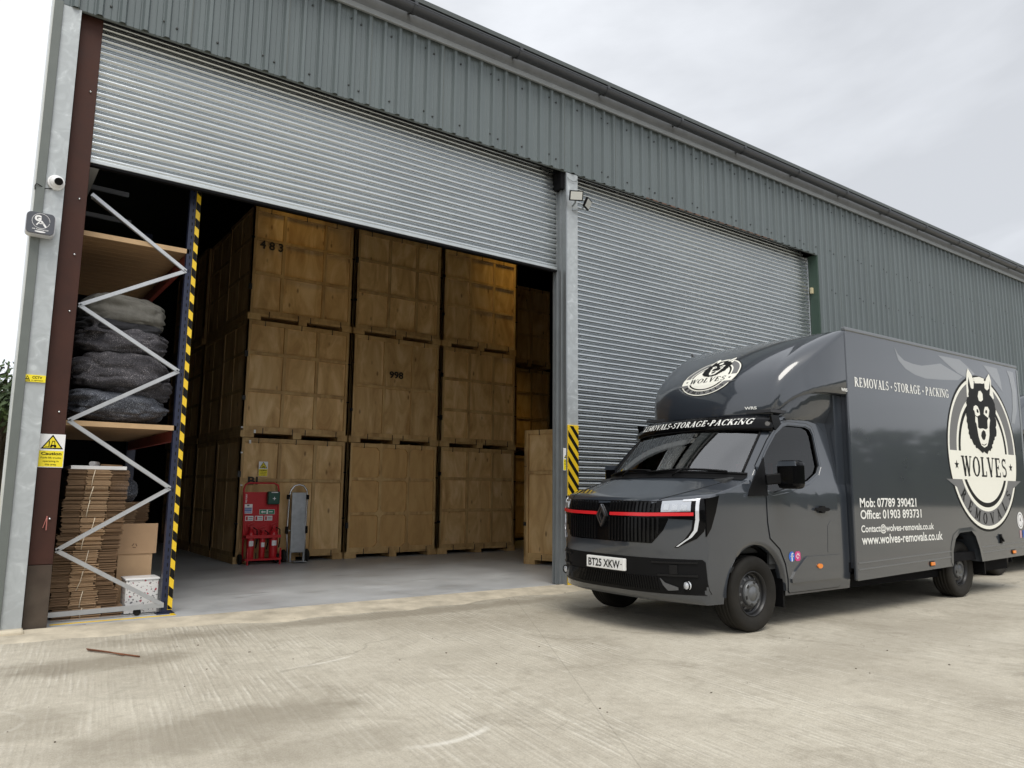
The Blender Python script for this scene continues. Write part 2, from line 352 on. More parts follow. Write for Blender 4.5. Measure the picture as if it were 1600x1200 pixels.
def ground_material():
    m = mat('tamped_concrete', (.4,.36,.29), .85); N, L, p = nodes(m)
    g = N.new('ShaderNodeNewGeometry'); P = g.outputs['Position']
    def noise(vec, sc, det=6, ro=.6, dist=0):
        n = N.new('ShaderNodeTexNoise'); n.inputs['Scale'].default_value = sc; n.inputs['Detail'].default_value = det; n.inputs['Roughness'].default_value = ro; n.inputs['Distortion'].default_value = dist
        L.new(vec, n.inputs['Vector']); return n.outputs['Fac']
    def rng(v, a, b, c, d):
        k = N.new('ShaderNodeMapRange'); k.inputs[1].default_value = a; k.inputs[2].default_value = b; k.inputs[3].default_value = c; k.inputs[4].default_value = d
        L.new(v, k.inputs[0]); return k.outputs[0]
    def math_(op, a, b):
        k = N.new('ShaderNodeMath'); k.operation = op
        for i, q in enumerate((a, b)):
            if isinstance(q, (int, float)): k.inputs[i].default_value = q
            else: L.new(q, k.inputs[i])
        return k.outputs[0]
    def mapv(rot, sc, loc=(0,0,0)):
        k = N.new('ShaderNodeMapping'); k.inputs['Rotation'].default_value = (0,0,rot); L.new(P, k.inputs[0])
        k2 = N.new('ShaderNodeMapping'); k2.inputs['Scale'].default_value = sc; k2.inputs['Location'].default_value = loc
        L.new(k.outputs[0], k2.inputs[0]); return k2.outputs[0]
    def mix(f, a, b, mode='MIX'):
        k = N.new('ShaderNodeMix'); k.data_type = 'RGBA'; k.blend_type = mode
        for i, q in ((0, f), (6, a), (7, b)):
            if isinstance(q, tuple): k.inputs[i].default_value = (*q, 1)
            elif isinstance(q, (int, float)): k.inputs[i].default_value = q
            else: L.new(q, k.inputs[i])
        return k.outputs[2]
    streak = noise(mapv(R(7.5), (34, .42, 1)), 1.0, 4, .60, .2)      # tamping ridges run away from the doors
    streak2 = noise(mapv(R(7.5), (80, .9, 1)), 1.0, 4, .65)
    ru = N.new('ShaderNodeSeparateXYZ'); L.new(mapv(R(7.5), (1,1,1)), ru.inputs[0])
    wob = noise(mapv(R(7.5), (1.6, .5, 1)), 1.0, 4, .6)
    ridge = math_('SINE', math_('ADD', math_('MULTIPLY', ru.outputs[0], 2*math.pi/.043), math_('MULTIPLY', wob, 16)), 0)
    ridge = math_('MULTIPLY', math_('ADD', ridge, 1), .5)
    brk = rng(noise(mapv(R(7.5), (9, 1.6, 1)), 1.0, 5, .65), .40, .60, 0, 1)
    ridge = math_('MULTIPLY', ridge, brk)
    where = rng(noise(mapv(0, (.9, .5, 1)), .9, 3), .38, .62, .15, 1)
    big = noise(P, .55, 5, .6, .6); med = noise(P, 2.6, 7, .65, .4); fine = noise(P, 70, 8, .75); cell = noise(P, 105, 4, .75)
    col = mix(rng(big, .32, .68, 0, 1), (.42,.378,.298), (.58,.535,.435))
    col = mix(math_('MULTIPLY', where, rng(streak, .46, .60, 0, .28)), col, (.68,.64,.53))
    col = mix(math_('MULTIPLY', where, rng(ridge, .35, .95, 0, .72)), col, (.72,.68,.58))
    col = mix(math_('MULTIPLY', where, rng(streak2, .50, .42, 0, .30)), col, (.25,.22,.17))
    col = mix(rng(med, .52, .74, 0, .42), col, (.245,.215,.165))
    col = mix(rng(noise(P, 1.3, 8, .7, 1.2), .54, .70, 0, .6), col, (.27,.235,.175))
    col = mix(rng(fine, .40, .70, 0, .45), col, (.26,.235,.19))
    col = mix(rng(cell, .55, .66, 0, .50), col, (.17,.15,.12)); col = mix(rng(cell, .43, .33, 0, .45), col, (.70,.66,.57))
    mot = noise(P, 13, 6, .7); col = mix(rng(mot, .52, .68, 0, .35), col, (.27,.24,.19)); col = mix(rng(mot, .46, .34, 0, .25), col, (.66,.62,.53))
    # hairline cracks
    vo = N.new('ShaderNodeTexVoronoi'); vo.feature = 'DISTANCE_TO_EDGE'; vo.inputs['Scale'].default_value = .42
    wv = N.new('ShaderNodeVectorMath'); wv.operation = 'MULTIPLY_ADD'; wv.inputs[1].default_value = (.5,.5,0); nn = N.new('ShaderNodeTexNoise'); nn.inputs['Scale'].default_value = 2.2; nn.inputs['Detail'].default_value = 6
    L.new(P, nn.inputs['Vector']); L.new(nn.outputs['Color'], wv.inputs[0]); L.new(P, wv.inputs[2]); L.new(wv.outputs[0], vo.inputs['Vector'])
    col = mix(math_('MULTIPLY', rng(vo.outputs['Distance'], .0012, .004, .28, 0), rng(big, .48, .56, 0, 1)), col, (.14,.12,.09))
    sx_ = N.new('ShaderNodeSeparateXYZ'); L.new(P, sx_.inputs[0]); X, Y = sx_.outputs[0], sx_.outputs[1]
    # damp patches
    for cx, cy, rx, ry, a in ((.9,6.35,.75,.32,.7),(1.25,4.35,.9,.40,.60),(.4,5.0,.3,.35,.4),(1.7,3.75,.5,.25,.35),(3.9,7.15,2.6,.25,.6),(1.6,7.05,1.0,.16,.35),(3.3,5.2,.5,.3,.25),(7.0,3.6,2.6,.5,.30)):
        dx = math_('DIVIDE', math_('SUBTRACT', X, cx), rx); dy = math_('DIVIDE', math_('SUBTRACT', Y, cy), ry)
        d = math_('ADD', math_('MULTIPLY', dx, dx), math_('MULTIPLY', dy, dy)); d = math_('ADD', d, math_('MULTIPLY', math_('SUBTRACT', med, .5), 3.2))
        col = mix(rng(d, .2, 1.1, a, 0), col, (.225,.195,.145))
    # pale scuffed tyre arcs
    for cx, cy, r, w, x0, x1, sg, a in ((2.115,4.03,.575,.035,1.85,2.48,-1,.6),(2.0,6.6,1.15,.025,1.95,2.6,-1,.5),(.1,5.1,.29,.02,.2,.42,0,.45)):
        dx = math_('SUBTRACT', X, cx); dy = math_('SUBTRACT', Y, cy)
        d = math_('ABSOLUTE', math_('SUBTRACT', math_('SQRT', math_('ADD', math_('MULTIPLY', dx, dx), math_('MULTIPLY', dy, dy)), 0), r), 0)
        f = rng(math_('ADD', d, math_('MULTIPLY', math_('SUBTRACT', fine, .5), .06)), w*.25, w, a, 0)
        f = math_('MULTIPLY', f, rng(X, x0, x0+.25, 0, 1)); f = math_('MULTIPLY', f, rng(X, x1-.12, x1, 1, 0))
        if sg: f = math_('MULTIPLY', f, rng(math_('MULTIPLY', dy, sg), 0, .05, 0, 1))
        col = mix(f, col, (.74,.71,.63))
    # sawn joints
    for (nx, ny, c) in ((math.cos(R(-30)), math.sin(R(-30)), 1.0),):
        d = math_('ABSOLUTE', math_('SUBTRACT', math_('ADD', math_('MULTIPLY', X, nx), math_('MULTIPLY', Y, ny)), c), 0)
        col = mix(rng(d, .002, .006, .28, 0), col, (.15,.13,.10))
    dist = rng(Y, 18, 30, 0, 1)
    col = mix(dist, col, (.42,.36,.20))
    L.new(col, p.inputs['Base Color'])
    h = math_('ADD', math_('MULTIPLY', ridge, where), math_('MULTIPLY', fine, .5)); h = math_('ADD', h, math_('MULTIPLY', cell, .5)); h = math_('ADD', h, math_('MULTIPLY', med, .5))
    bp = N.new('ShaderNodeBump'); bp.inputs['Strength'].default_value = .55; bp.inputs['Distance'].default_value = .012; L.new(h, bp.inputs['Height']); L.new(bp.outputs[0], p.inputs['Normal'])
    L.new(rng(big, .3, .7, .7, .92), p.inputs['Roughness'])
    return m
g = MB(); g.add([(-400,-300,0),(400,-300,0),(400,700,0),(-400,700,0)], [(0,1,2,3)])
tag(g.build('ground', ground_material()), None, None, kind='structure')
floor_m = mat('power_floated_concrete', (.44,.45,.455), .45, var=.18, scale=1.6, rv=.12, bump=.04, bscale=20)
def floor_stains(m):
    N, L, p = nodes(m); g = N.new('ShaderNodeNewGeometry')
    mp_ = N.new('ShaderNodeMapping'); mp_.inputs['Rotation'].default_value = (0,0,R(35)); mp_.inputs['Scale'].default_value = (.8,5,1); L.new(g.outputs['Position'], mp_.inputs[0])
    n = N.new('ShaderNodeTexNoise'); n.inputs['Scale'].default_value = 1.7; n.inputs['Detail'].default_value = 7; L.new(mp_.outputs[0], n.inputs['Vector'])
    k = N.new('ShaderNodeMapRange'); k.inputs[1].default_value = .62; k.inputs[2].default_value = .72; k.inputs[3].default_value = 0; k.inputs[4].default_value = .7; L.new(n.outputs['Fac'], k.inputs[0])
    src = p.inputs['Base Color'].links[0].from_socket
    x = N.new('ShaderNodeMix'); x.data_type = 'RGBA'; x.inputs[7].default_value = (.10,.10,.10,1); L.new(src, x.inputs[6]); L.new(k.outputs[0], x.inputs[0]); L.new(x.outputs[2], p.inputs['Base Color'])
floor_stains(floor_m)
f = MB(); f.add([(.40,7.94,-.05),(32,7.94,-.05),(32,26,-.05),(1.0,26,-.05),(.40,7.94,.012),(32,7.94,.012),(32,26,.012),(1.0,26,.012)],[(3,2,1,0),(4,5,6,7),(0,1,5,4),(1,2,6,5),(2,3,7,6),(3,0,4,7)])
tag(f.build('floor', floor_m), None, None, kind='structure')
# sandy concrete ramp strip in front of the doors
sand_m = mat('sandy_concrete_strip', (.50,.445,.345), .9, var=.35, scale=3.5, bump=.35, bscale=30)
P = []
def apz(t): return .030*math.sin(min(1, t*1.15)*math.pi*.5) if t > 0 else -.012
for i in range(121):
    x = -1.2+i*.12; e = 7.34+.10*math.sin(x*1.3)+.06*math.sin(x*3.7+1)+.04*math.sin(x*9.1)
    if x > 9: e += (x-9)*.06
    row = []
    for k in range(8):
        t = k/7; y = e+(7.965-e)*t; row.append((x, y, -.012+.042*t**.6+.006*math.sin(x*5+k*1.7)*(0 < k < 7)))
    P.append(row)
a = MB(); a.grid(P)
tag(a.build('apron', sand_m), None, None, kind='structure')
y_ = MB(); y_.box(.75, 1.83, 8.19, 8.225, .012, .0165); y_.box(1.79, 1.83, 8.225, 8.9, .012, .0165)
tag(y_.build('floor_marking', yellow_m), None, None, kind='structure')
fl = MB(); fl.add([(-400,28,.006),(-1.5,28,.006),(-1.5,300,.006),(-400,300,.006)], [(0,1,2,3)])
tag(fl.build('field', mat('dry_grass_field', (.36,.30,.15), .95, var=.25, scale=.6, bump=.5, bscale=8)), None, None, kind='structure')

# ------------------------------------------------------------------ warehouse
WH = thing('warehouse', 'long green-grey metal clad warehouse with two tall roller shutters under a gutter', 'warehouse', (.36, 7.9, 0))
XE = 31.9
def cladding(x0, x1, z0f, z1):
    b = MB(); cols = []; k = math.ceil((x0-3.108)/.2035)-1
    xs = [(x0, 0)]
    while True:
        c = 3.108+.2035*k; k += 1
        if c-.036 < x0+.01: continue
        if c+.04 > x1: break
        xs += [(c-.115, 0), (c-.108, .005), (c-.101, 0), (c-.062, 0), (c-.055, .005), (c-.048, 0), (c-.036, 0), (c-.017, .034), (c+.017, .034), (c+.036, 0)]
    xs = sorted(set(p for p in xs if p[0] >= x0)); xs.append((x1, 0))
    lo = [(x, 7.9-d, z0f(x)) for x, d in xs]; hi = [(x, 7.9-d, z1) for x, d in xs]
    b.grid([lo, hi], sm=False)
    return b
cl = cladding(.285, 13.015, lambda x: 5.855, 7.06)
cl.build('wall_cladding', clad_m, WH, norm=False)
cl = cladding(13.02, XE, lambda x: .10, 7.06)
cl.build('wall_cladding', clad_m, WH, norm=False)
# sheet laps and screws
b = MB()
for j in range(0, 30):
    c = .461+1.0175*j+.02
    z0 = 5.86 if c < 13.1 else .12
    b.box(c, c+.006, 7.8625, 7.8985, z0, 7.03)
b.build('sheet_lap', trim_m, WH, split=True)
b = MB(); scr = mat('screw_heads', (.03,.034,.034), .4)
for j in range(0, 150):
    c = 3.108+.2035*(j-14)+.0915
    if c > XE-.2: break
    rows = (6.0, 6.86) if c < 13.1 else (.4, 1.6, 2.8, 4.0, 5.2, 6.0, 6.86)
    for z in rows:
        if j % 5 in (0, 2): b.lathe([(.0, -.012), (.012, -.012), (.013, 0)], (c, 7.899, z+.012*math.sin(j*5)), 'y', 8)
        if j % 5 == 0: b.lathe([(.0, -.012), (.012, -.012), (.013, 0)], (c-.125, 7.899, z+.03), 'y', 8)
b.build('screws', scr, WH)['kind'] = 'stuff'
# lintel behind the cladding, drip edge
b = MB(); b.box(.5, 13.0, 7.93, 8.02, 5.88, 6.1); b.build('lintel', dark_m, WH)
b = MB(); b.box(.36, 13.0, 7.905, 7.93, 5.848, 5.90); b.build('drip_flashing', trim_m, WH)
b = MB(); b.box(8.3, 11.6, 7.8975, 7.8995, 5.852, 5.872); b.build('rust_line', mat('rust_stain', (.13,.065,.04), .8, var=.4, scale=8), WH)
# eave: trim, fascia, gutter
b = MB(); b.box(.27, XE, 7.825, 7.862, 7.005, 7.075); b.build('eave_trim', mat('eave_trim_metal', (.27,.285,.29), .4, var=.08), WH, bevel=.006)
b = MB(); b.prism([(7.86,7.078),(7.84,7.078),(7.80,7.36),(7.86,7.40)], lambda y,z: (.27,y,z), lambda y,z: (XE,y,z)); b.build('fascia', fascia_m, WH)
b = MB()
prof = [(7.735+.08*math.cos(q)-.045, 7.215+.075*math.sin(q)) for q in [math.pi+ i*math.pi/14 for i in range(15)]]
b.grid([[(x, y, z) for y, z in prof] for x in (.24, XE)])
prof2 = [(7.735+.072*math.cos(q)-.045, 7.217+.066*math.sin(q)) for q in [math.pi+ i*math.pi/14 for i in range(15)]]
b.grid([[(x, y, z) for y, z in prof2] for x in (.24, XE)], flip=True)
b.box(.24, XE, 7.606, 7.622, 7.212, 7.228)
b.prism(prof, lambda y,z: (.24,y,z), lambda y,z: (.25,y,z))
gt = b.build('gutter', gutter_m, WH)
for k in range(18):
    x = 2.35+1.62*k
    j = MB(); pj = [(7.69+.088*math.cos(q), 7.214+.083*math.sin(q)) for q in [math.pi*.97+ i*math.pi*1.06/14 for i in range(15)]]
    j.grid([[(xx, y, z) for y, z in pj] for xx in (x, x+.045)]); j.box(x, x+.045, 7.597, 7.628, 7.20, 7.245); j.box(x+.01, x+.035, 7.75, 7.84, 7.19, 7.23)
    j.build('gutter_joint', gutter_m, gt)
# roof with two rooflight sheets
b = MB(); Y0, Y1, Z0, Z1 = 7.74, 18, 7.36, 9.35
def zr(y): return Z0+(Z1-Z0)*(y-Y0)/(Y1-Y0) if y < Y1 else Z1-(Z1-Z0)*(y-Y1)/(Y1-Y0)
def rx(x, y): return .278+.64*(y-7.87)/18 if x == .2 else x
def roofq(x0, x1, y0, y1): b.add([(rx(x,y),y,z) for x,y,z in [(x0,y0,zr(y0)),(x1,y0,zr(y0)),(x1,y1,zr(y1)),(x0,y1,zr(y1)),(x0,y0,zr(y0)+.06),(x1,y0,zr(y0)+.06),(x1,y1,zr(y1)+.06),(x0,y1,zr(y1)+.06)]],
    [(0,3,2,1),(4,5,6,7),(0,1,5,4),(2,3,7,6),(0,4,7,3),(1,2,6,5)])
lights = [(3.75, 4.25), (8.25, 9.35)]
xp = .2
for a0, a1 in lights:
    roofq(xp, a0, Y0, Y1); roofq(a0, a1, Y0, 11.3); roofq(a0, a1, 13.0, Y1); xp = a1
roofq(xp, XE, Y0, Y1); roofq(.2, XE, Y1, 28.2)
rf = b.build('roof', mat('roof_sheet', (.07,.08,.078), .5, var=.1), WH)
for a0, a1 in lights:
    b = MB(); roofq(a0, a1, 11.3, 13.0); b.build('rooflight', rooflight_m, rf)
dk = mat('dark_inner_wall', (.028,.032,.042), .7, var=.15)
b = MB()
b.add([(.42,8.0,0),(1.0,26,0),(1.0,26,zr(26)),(.76,18,zr(18)),(.42,8.0,zr(8))], [(0,1,2,3,4)])
b.add([(XE,8,0),(XE,26,0),(XE,26,zr(26)),(XE,18,zr(18)),(XE,8,zr(8))], [(4,3,2,1,0)])
b.add([(1.0,26,0),(XE,26,0),(XE,26,zr(26)+.0),(1.0,26,zr(26))], [(0,1,2,3)])
b.add([(13.05,7.99,0),(XE,7.99,0),(XE,7.99,7.3),(13.05,7.99,7.3)], [(0,1,2,3)])
b.add([(.43,8.86,5.80),(13.05,8.86,5.80),(13.05,8.86,7.5),(.43,8.86,7.5)], [(0,1,2,3)])
b.build('inner_wall', dk, WH, norm=False)
# steel frame glimpsed inside
b = MB()
for i in range(6): b.bar((.78, 8.8+i*1.9, 4.6+.0*i), (.78+.03*i, 8.8+i*1.9+.01, 7.0), .12, .12)
for z in (4.45, 5.1, 5.75): b.box(.70, .82, 8.3, 13, z, z+.06)
b.build('sheeting_rail', mat('inner_steel', (.5,.52,.54), .4), WH, split=True)
for i, z in enumerate((4.55, 4.9, 5.2, 5.55)):
    b = MB(); b.bar((.86, 10.1, z), (1.40-.05*i, 10.12, z), .04, .05); b.build('inner_rail', mat('inner_rail_steel', (.30,.33,.40), .4), WH)
# left side wall and corner flashings
b = MB(); pr = []
n = 90
for i in range(n):
    t = i/(n-1); x = .292+.64*t; y = 7.90+18*t; off = .012 if i % 4 == 1 else 0
    pr.append((x-off, y))
b.grid([[(x, y, 0) for x, y in pr], [(x, y, 7.3) for x, y in pr]], sm=False); b.build('side_cladding', clad_sheen_m, WH, norm=False)
b = MB(); b.box(.287, .358, 7.872, 7.895, .0, 5.87); b.build('corner_flashing', trim_m, WH)
b = MB(); b.box(.276, .286, 7.872, 8.25, .0, 7.0); b.build('corner_flashing', clad_sheen_m, WH)
# columns
def hcol(x0, x1, y0, d, z1, name, m):
    b = MB(); b.box(x0, x1, y0, y0+.016, 0, z1); b.box((x0+x1)/2-.008, (x0+x1)/2+.008, y0+.016, y0+d, 0, z1); b.box(x0, x1, y0+d, y0+d+.016, 0, z1)
    return b.build(name, m, WH)
hcol(.361, .514, 7.90, .26, 5.86, 'steel_column', galv_m)
b = MB(); b.box(.30, .53, 7.80, 8.10, 0, .055); b.build('column_footing', sand_m, WH, bevel=.02)
b = MB(); b.box(.522, .713, 8.0, 8.22, .575, 6.0); bc = b.build('brown_channel', brown_m, WH, bevel=.006)
b = MB(); b.box(.523, .711, 7.992, 8.22, .0, .572); b.build('kick_plate', brownlow_m, bc, bevel=.004)
b = MB()
for z in (5.1, 4.0, 2.9, 1.95, 3.45, .98): b.lathe([(.0,-.014),(.009,-.012),(.011,0)], (.653+.004*math.sin(z*9), 8.0, z), 'y', 10)
b.build('bolt', chrome_m, bc)
hcol(6.668, 6.872, 7.905, .24, 5.86, 'steel_column', galv_m)
# shutter guide rails
def guide(x0, x1, ya, yb, z1, name='guide_rail'):
    b = MB(); w = x1-x0
    b.box(x0, x0+w*.22, ya+.03, yb, 0.02, z1); b.box(x0+w*.22, x0+w*.55, ya+.055, yb, 0.02, z1); b.box(x0+w*.55, x1, ya, yb, 0.02, z1)
    return b.build(name, rail_m, WH, bevel=.004)
b = MB(); b.box(6.656, 6.666, 7.895, 8.17, .02, 5.84); b.box(6.640, 6.656, 8.0, 8.035, .02, 5.84); b.box(6.646, 6.656, 7.895, 7.925, .02, 5.84); b.box(6.628, 6.656, 8.09, 8.105, .02, 5.84); b.box(6.628, 6.656, 8.15, 8.17, .02, 5.84)
b.build('guide_rail', rail_m, WH)
guide(6.88, 6.92, 8.03, 8.2, 5.84)
b = MB(); b.box(12.955, 12.99, 8.085, 8.2, 0, 5.84); b.build('guide_rail', chrome_m, WH, bevel=.004)
# right reveal
b = MB(); b.box(12.995, 13.025, 7.905, 8.3, 0, 5.86); b.build('door_reveal', jamb_m, WH)
b = MB(); b.box(12.93, 12.994, 8.00, 8.05, 5.1, 5.22); b.build('limit_switch', mat('cream_plastic', (.55,.48,.3), .5), WH, bevel=.01)
# dark block standing in for the shadow at the middle column top
b = MB(); b.box(6.58, 6.656, 7.93, 8.12, 5.60, 5.86); b.build('shutter_end_shade', dark_m, WH, split=True)
# roller shutters: slats are small outward curves with a lap between them
def shutter(x0, x1, z0, z1, Y, label):
    b = MB(); p = .0745; n = int((z1-z0)/p)+1
    nx = 2; prof = []
    for i in range(n):
        zb = z0+i*p
        for k in range(7):
            t = k/6; prof.append((Y-.027*math.sin(math.pi*t)**.85, zb+.060*t))
        prof.append((Y+.030, zb+.061)); prof.append((Y+.030, zb+.0735))
    def back(y, z):
        q = max(0, z-5.50)
        return (y+.42*q*q, z)
    prof = [back(y, z) for y, z in prof]
    rows = [[(x, y, z) for x in (x0, (x0+x1)/2, x1)] for y, z in prof]
    b.grid(rows, sm=True)
    o = b.build('roller_shutter', shutter_m, WH, norm=False); o['label'] = label
    return o
for x0, x1 in ((.70, 6.60), (6.92, 12.93)):
    b = MB(); b.lathe([(0, x0), (.30, x0), (.30, x1), (0, x1)], (0, 8.50, 6.12), 'x', 28); b.build('shutter_coil', mat('coil_steel', (.10,.105,.11), .5, metal=.3, var=.2), WH)
s1 = shutter(.69, 6.63, 4.455, 6.3, 8.115, 'half raised galvanised roller shutter')
b = MB(); b.box(.69, 6.63, 8.075, 8.125, 4.418, 4.458); b.build('bottom_bar', mat('bright_bottom_rail', (.50,.53,.54), .4, metal=.6, var=.1), s1, bevel=.006)
b = MB(); b.box(.69, 6.63, 8.075, 8.135, 4.392, 4.416); b.build('rubber_seal', dark_m, s1)
b = MB(); b.box(4.22, 4.42, 8.083, 8.086, 4.42, 4.45); b.build('rust_patch', rust_m, s1)
s2 = shutter(6.895, 12.95, .08, 6.25, 8.115, 'fully closed galvanised roller shutter')
b = MB(); b.box(6.92, 12.93, 8.09, 8.125, .012, .10); b.build('bottom_bar', rail_m, s2, bevel=.006)

# ------------------------------------------------------------------ flat shapes and lettering
def flat(polys, du=0, dv=0):
    """polys: list of outlines, or (outline, [holes]); returns verts2d, faces, optionally cut into a lattice so it can follow a curved surface"""
    bm = bmesh.new()
    for po in polys:
        loops = [po] if not isinstance(po, tuple) else [po[0]]+list(po[1])
        pts = [p for l in loops for p in l]
        vs = [bm.verts.new((p[0], p[1], 0)) for p in pts]
        for t in tessellate_polygon([[Vector((p[0], p[1], 0)) for p in l] for l in loops]):
            try: bm.faces.new([vs[i] for i in t])
            except ValueError: pass
    for d, no in ((du, (1,0,0)), (dv, (0,1,0))):
        if not d: continue
        k = 0 if no[0] else 1
        lo = min(v.co[k] for v in bm.verts); hi = max(v.co[k] for v in bm.verts); q = math.floor(lo/d)*d+d
        while q < hi:
            bmesh.ops.bisect_plane(bm, geom=bm.verts[:]+bm.edges[:]+bm.faces[:], plane_co=Vector(no)*q, plane_no=no, dist=1e-6); q += d
    bm.verts.index_update()
    v = [(a.co.x, a.co.y) for a in bm.verts]; f = [[a.index for a in p.verts] for p in bm.faces]
    bm.free(); return v, f
def put(mb, polys, fn, du=0, dv=0, skirt=None, sm=True):
    v, f = flat(polys, du, dv); mb.add([fn(*p) for p in v], f, sm)
    if skirt:
        cnt = {}
        for q in f:
            for i in range(len(q)):
                e = (q[i], q[(i+1) % len(q)]); k = tuple(sorted(e)); cnt.setdefault(k, []).append(e)
        for k, l in cnt.items():
            if len(l) == 1:
                a, b = v[l[0][0]], v[l[0][1]]; mb.add([fn(*a), fn(*b), skirt(*b), skirt(*a)], [(0,1,2,3)], False)
def ell(cx, cy, rx, ry, n=28, a0=0, a1=2*math.pi): return [(cx+rx*math.cos(a0+(a1-a0)*i/n), cy+ry*math.sin(a0+(a1-a0)*i/n)) for i in range(n if abs(a1-a0) > 6.28 else n+1)]
def ring(cx, cy, R0, R1, a0, a1, n=24, sy=1.0):
    o = ell(cx, cy, R1, R1*sy, n, a0, a1+1e-9 if abs(a1-a0) < 6.28 else a1-1e-3); i = ell(cx, cy, R0, R0*sy, n, a0, a1+1e-9 if abs(a1-a0) < 6.28 else a1-1e-3)
    return [[o[k], o[k+1], i[k+1], i[k]] for k in range(len(o)-1)]
def strip(pts, w0, w1=None):
    w1 = w0 if w1 is None else w1; o = []; L_ = []; R_ = []
    for i, p in enumerate(pts):
        a = pts[max(i-1, 0)]; b = pts[min(i+1, len(pts)-1)]; dx, dy = b[0]-a[0], b[1]-a[1]; l = math.hypot(dx, dy) or 1
        w = (w0+(w1-w0)*i/max(1, len(pts)-1))/2; L_.append((p[0]-dy/l*w, p[1]+dx/l*w)); R_.append((p[0]+dy/l*w, p[1]-dx/l*w))
    return [[L_[i], L_[i+1], R_[i+1], R_[i]] for i in range(len(pts)-1)]
def rc(x0, y0, x1, y1): return [[(x0,y0),(x1,y0),(x1,y1),(x0,y1)]]
TK, TN = .19, .085
def _st(x): return rc(x-TK/2, 0, x+TK/2, 1)
def _se(x, y, e=.15): return rc(x-e, y, x+e, y+.065)
def _bowl(cx, cy, rx, ry, a0=-90, a1=90):
    a0, a1 = R(a0), R(a1); n = 12; q = []
    for k in range(n):
        t0 = a0+(a1-a0)*k/n; t1 = a0+(a1-a0)*(k+1)/n
        f_ = lambda t, s: (cx+(rx-(TK if s else 0))*math.cos(t), cy+(ry-(TN if s else 0))*math.sin(t))
        q.append([f_(t0, 0), f_(t1, 0), f_(t1, 1), f_(t0, 1)])
    return q
def _S():
    up_ = [(.30+.19*math.cos(R(a)), .735+.20*math.sin(R(a))) for a in range(35, 271, 20)]
    lo_ = [(.30+.205*math.cos(R(a)), .285+.225*math.sin(R(a))) for a in range(90, -146, -20)]
    return strip(up_[:-1]+lo_[1:], .12)+rc(.46, .74, .51, .98)+rc(.09, .02, .14, .28)
GL = {
 'R': (_st(.18)+_se(.18,0)+_se(.16,.935,.13)+_bowl(.24,.735,.36,.265)+rc(.27,.47,.30,.55)+strip([(.36,.5),(.66,.03)],TK)+_se(.68,0,.13), .82),
 'E': (_st(.18)+rc(.03,0,.60,TN)+rc(.03,1-TN,.58,1)+rc(.2,.46,.44,.54)+rc(.54,.06,.62,.25)+rc(.52,.76,.59,.95)+rc(.40,.38,.46,.62), .70),
 'M': (rc(.11,0,.20,1)+rc(.74,0,.74+TK,1)+strip([(.18,1),(.46,.12)],TK)+strip([(.46,.12),(.78,1)],TN)+_se(.15,0,.13)+_se(.835,0,.17)+_se(.12,.935,.1)+_se(.87,.935,.12), 1.02),
 'O': (_bowl(.42,.5,.39,.515,0,360), .85),
 'V': (strip([(.14,1),(.40,0)],TK)+strip([(.38,.02),(.64,1)],TN)+_se(.13,.935)+_se(.66,.935,.13), .78),
 'A': (strip([(.12,0),(.38,1)],TN)+strip([(.36,1),(.64,0)],TK)+rc(.22,.28,.54,.35)+_se(.12,0,.12)+_se(.65,0,.16), .80),
 'L': (_st(.18)+_se(.18,.935,.16)+rc(.03,0,.58,TN)+rc(.52,.06,.60,.28), .64),
 'S': (_S(), .60),
 'T': (_st(.36)+_se(.36,0)+rc(.04,1-TN,.68,1)+rc(.04,.74,.10,.95)+rc(.62,.74,.68,.95), .72),
 'G': (_bowl(.43,.5,.40,.515,48,322)+rc(.58,.06,.76,.44)+_se(.66,.42,.14)+rc(.66,.70,.72,.98), .86),
 'P': (_st(.18)+_se(.18,0)+_se(.16,.935,.13)+_bowl(.24,.72,.38,.28)+rc(.27,.44,.30,.52), .70),
 'C': (_bowl(.43,.5,.40,.515,45,315)+rc(.66,.68,.72,.98), .76),
 'K': (_st(.18)+_se(.18,0)+_se(.18,.935)+strip([(.27,.42),(.62,.97)],TN)+strip([(.36,.56),(.66,.03)],TK)+_se(.68,0,.13)+_se(.62,.935,.13), .82),
 'I': (_st(.18)+_se(.18,0)+_se(.18,.935), .36),
 'N': (rc(.11,0,.20,1)+rc(.68,0,.77,1)+strip([(.15,1),(.72,.0)],TK)+_se(.155,0,.13)+_se(.14,.935,.12)+_se(.725,.935,.13), .88),
 'W': (strip([(.14,1),(.34,0)],TK)+strip([(.33,.02),(.53,.9)],TN)+strip([(.50,1),(.72,0)],TK)+strip([(.71,.02),(.92,1)],TN)+_se(.13,.935)+_se(.50,.935,.12)+_se(.93,.935,.12), 1.04),
 '\u2022': ([ell(.22,.42,.13,.13,14)], .44), ' ': ([], .22)}
def serif(txt, slant=0):
    """list of (glyph polygons in cap-height units, pen x, advance)"""
    o = []; x = 0
    for c in txt:
        p, a = GL[c]; o.append(([[(u+slant*v, v) for u, v in q] for q in p], x, a)); x += a+.05
    return o, x-.05
def serif_polys(txt, u0, v0, wid, hgt, slant=0):
    g_, tot = serif(txt, slant); o = []
    for p, x, a in g_:
        for q in p: o.append([(u0+(x+u)/tot*wid, v0+v*hgt) for u, v in q])
    return o
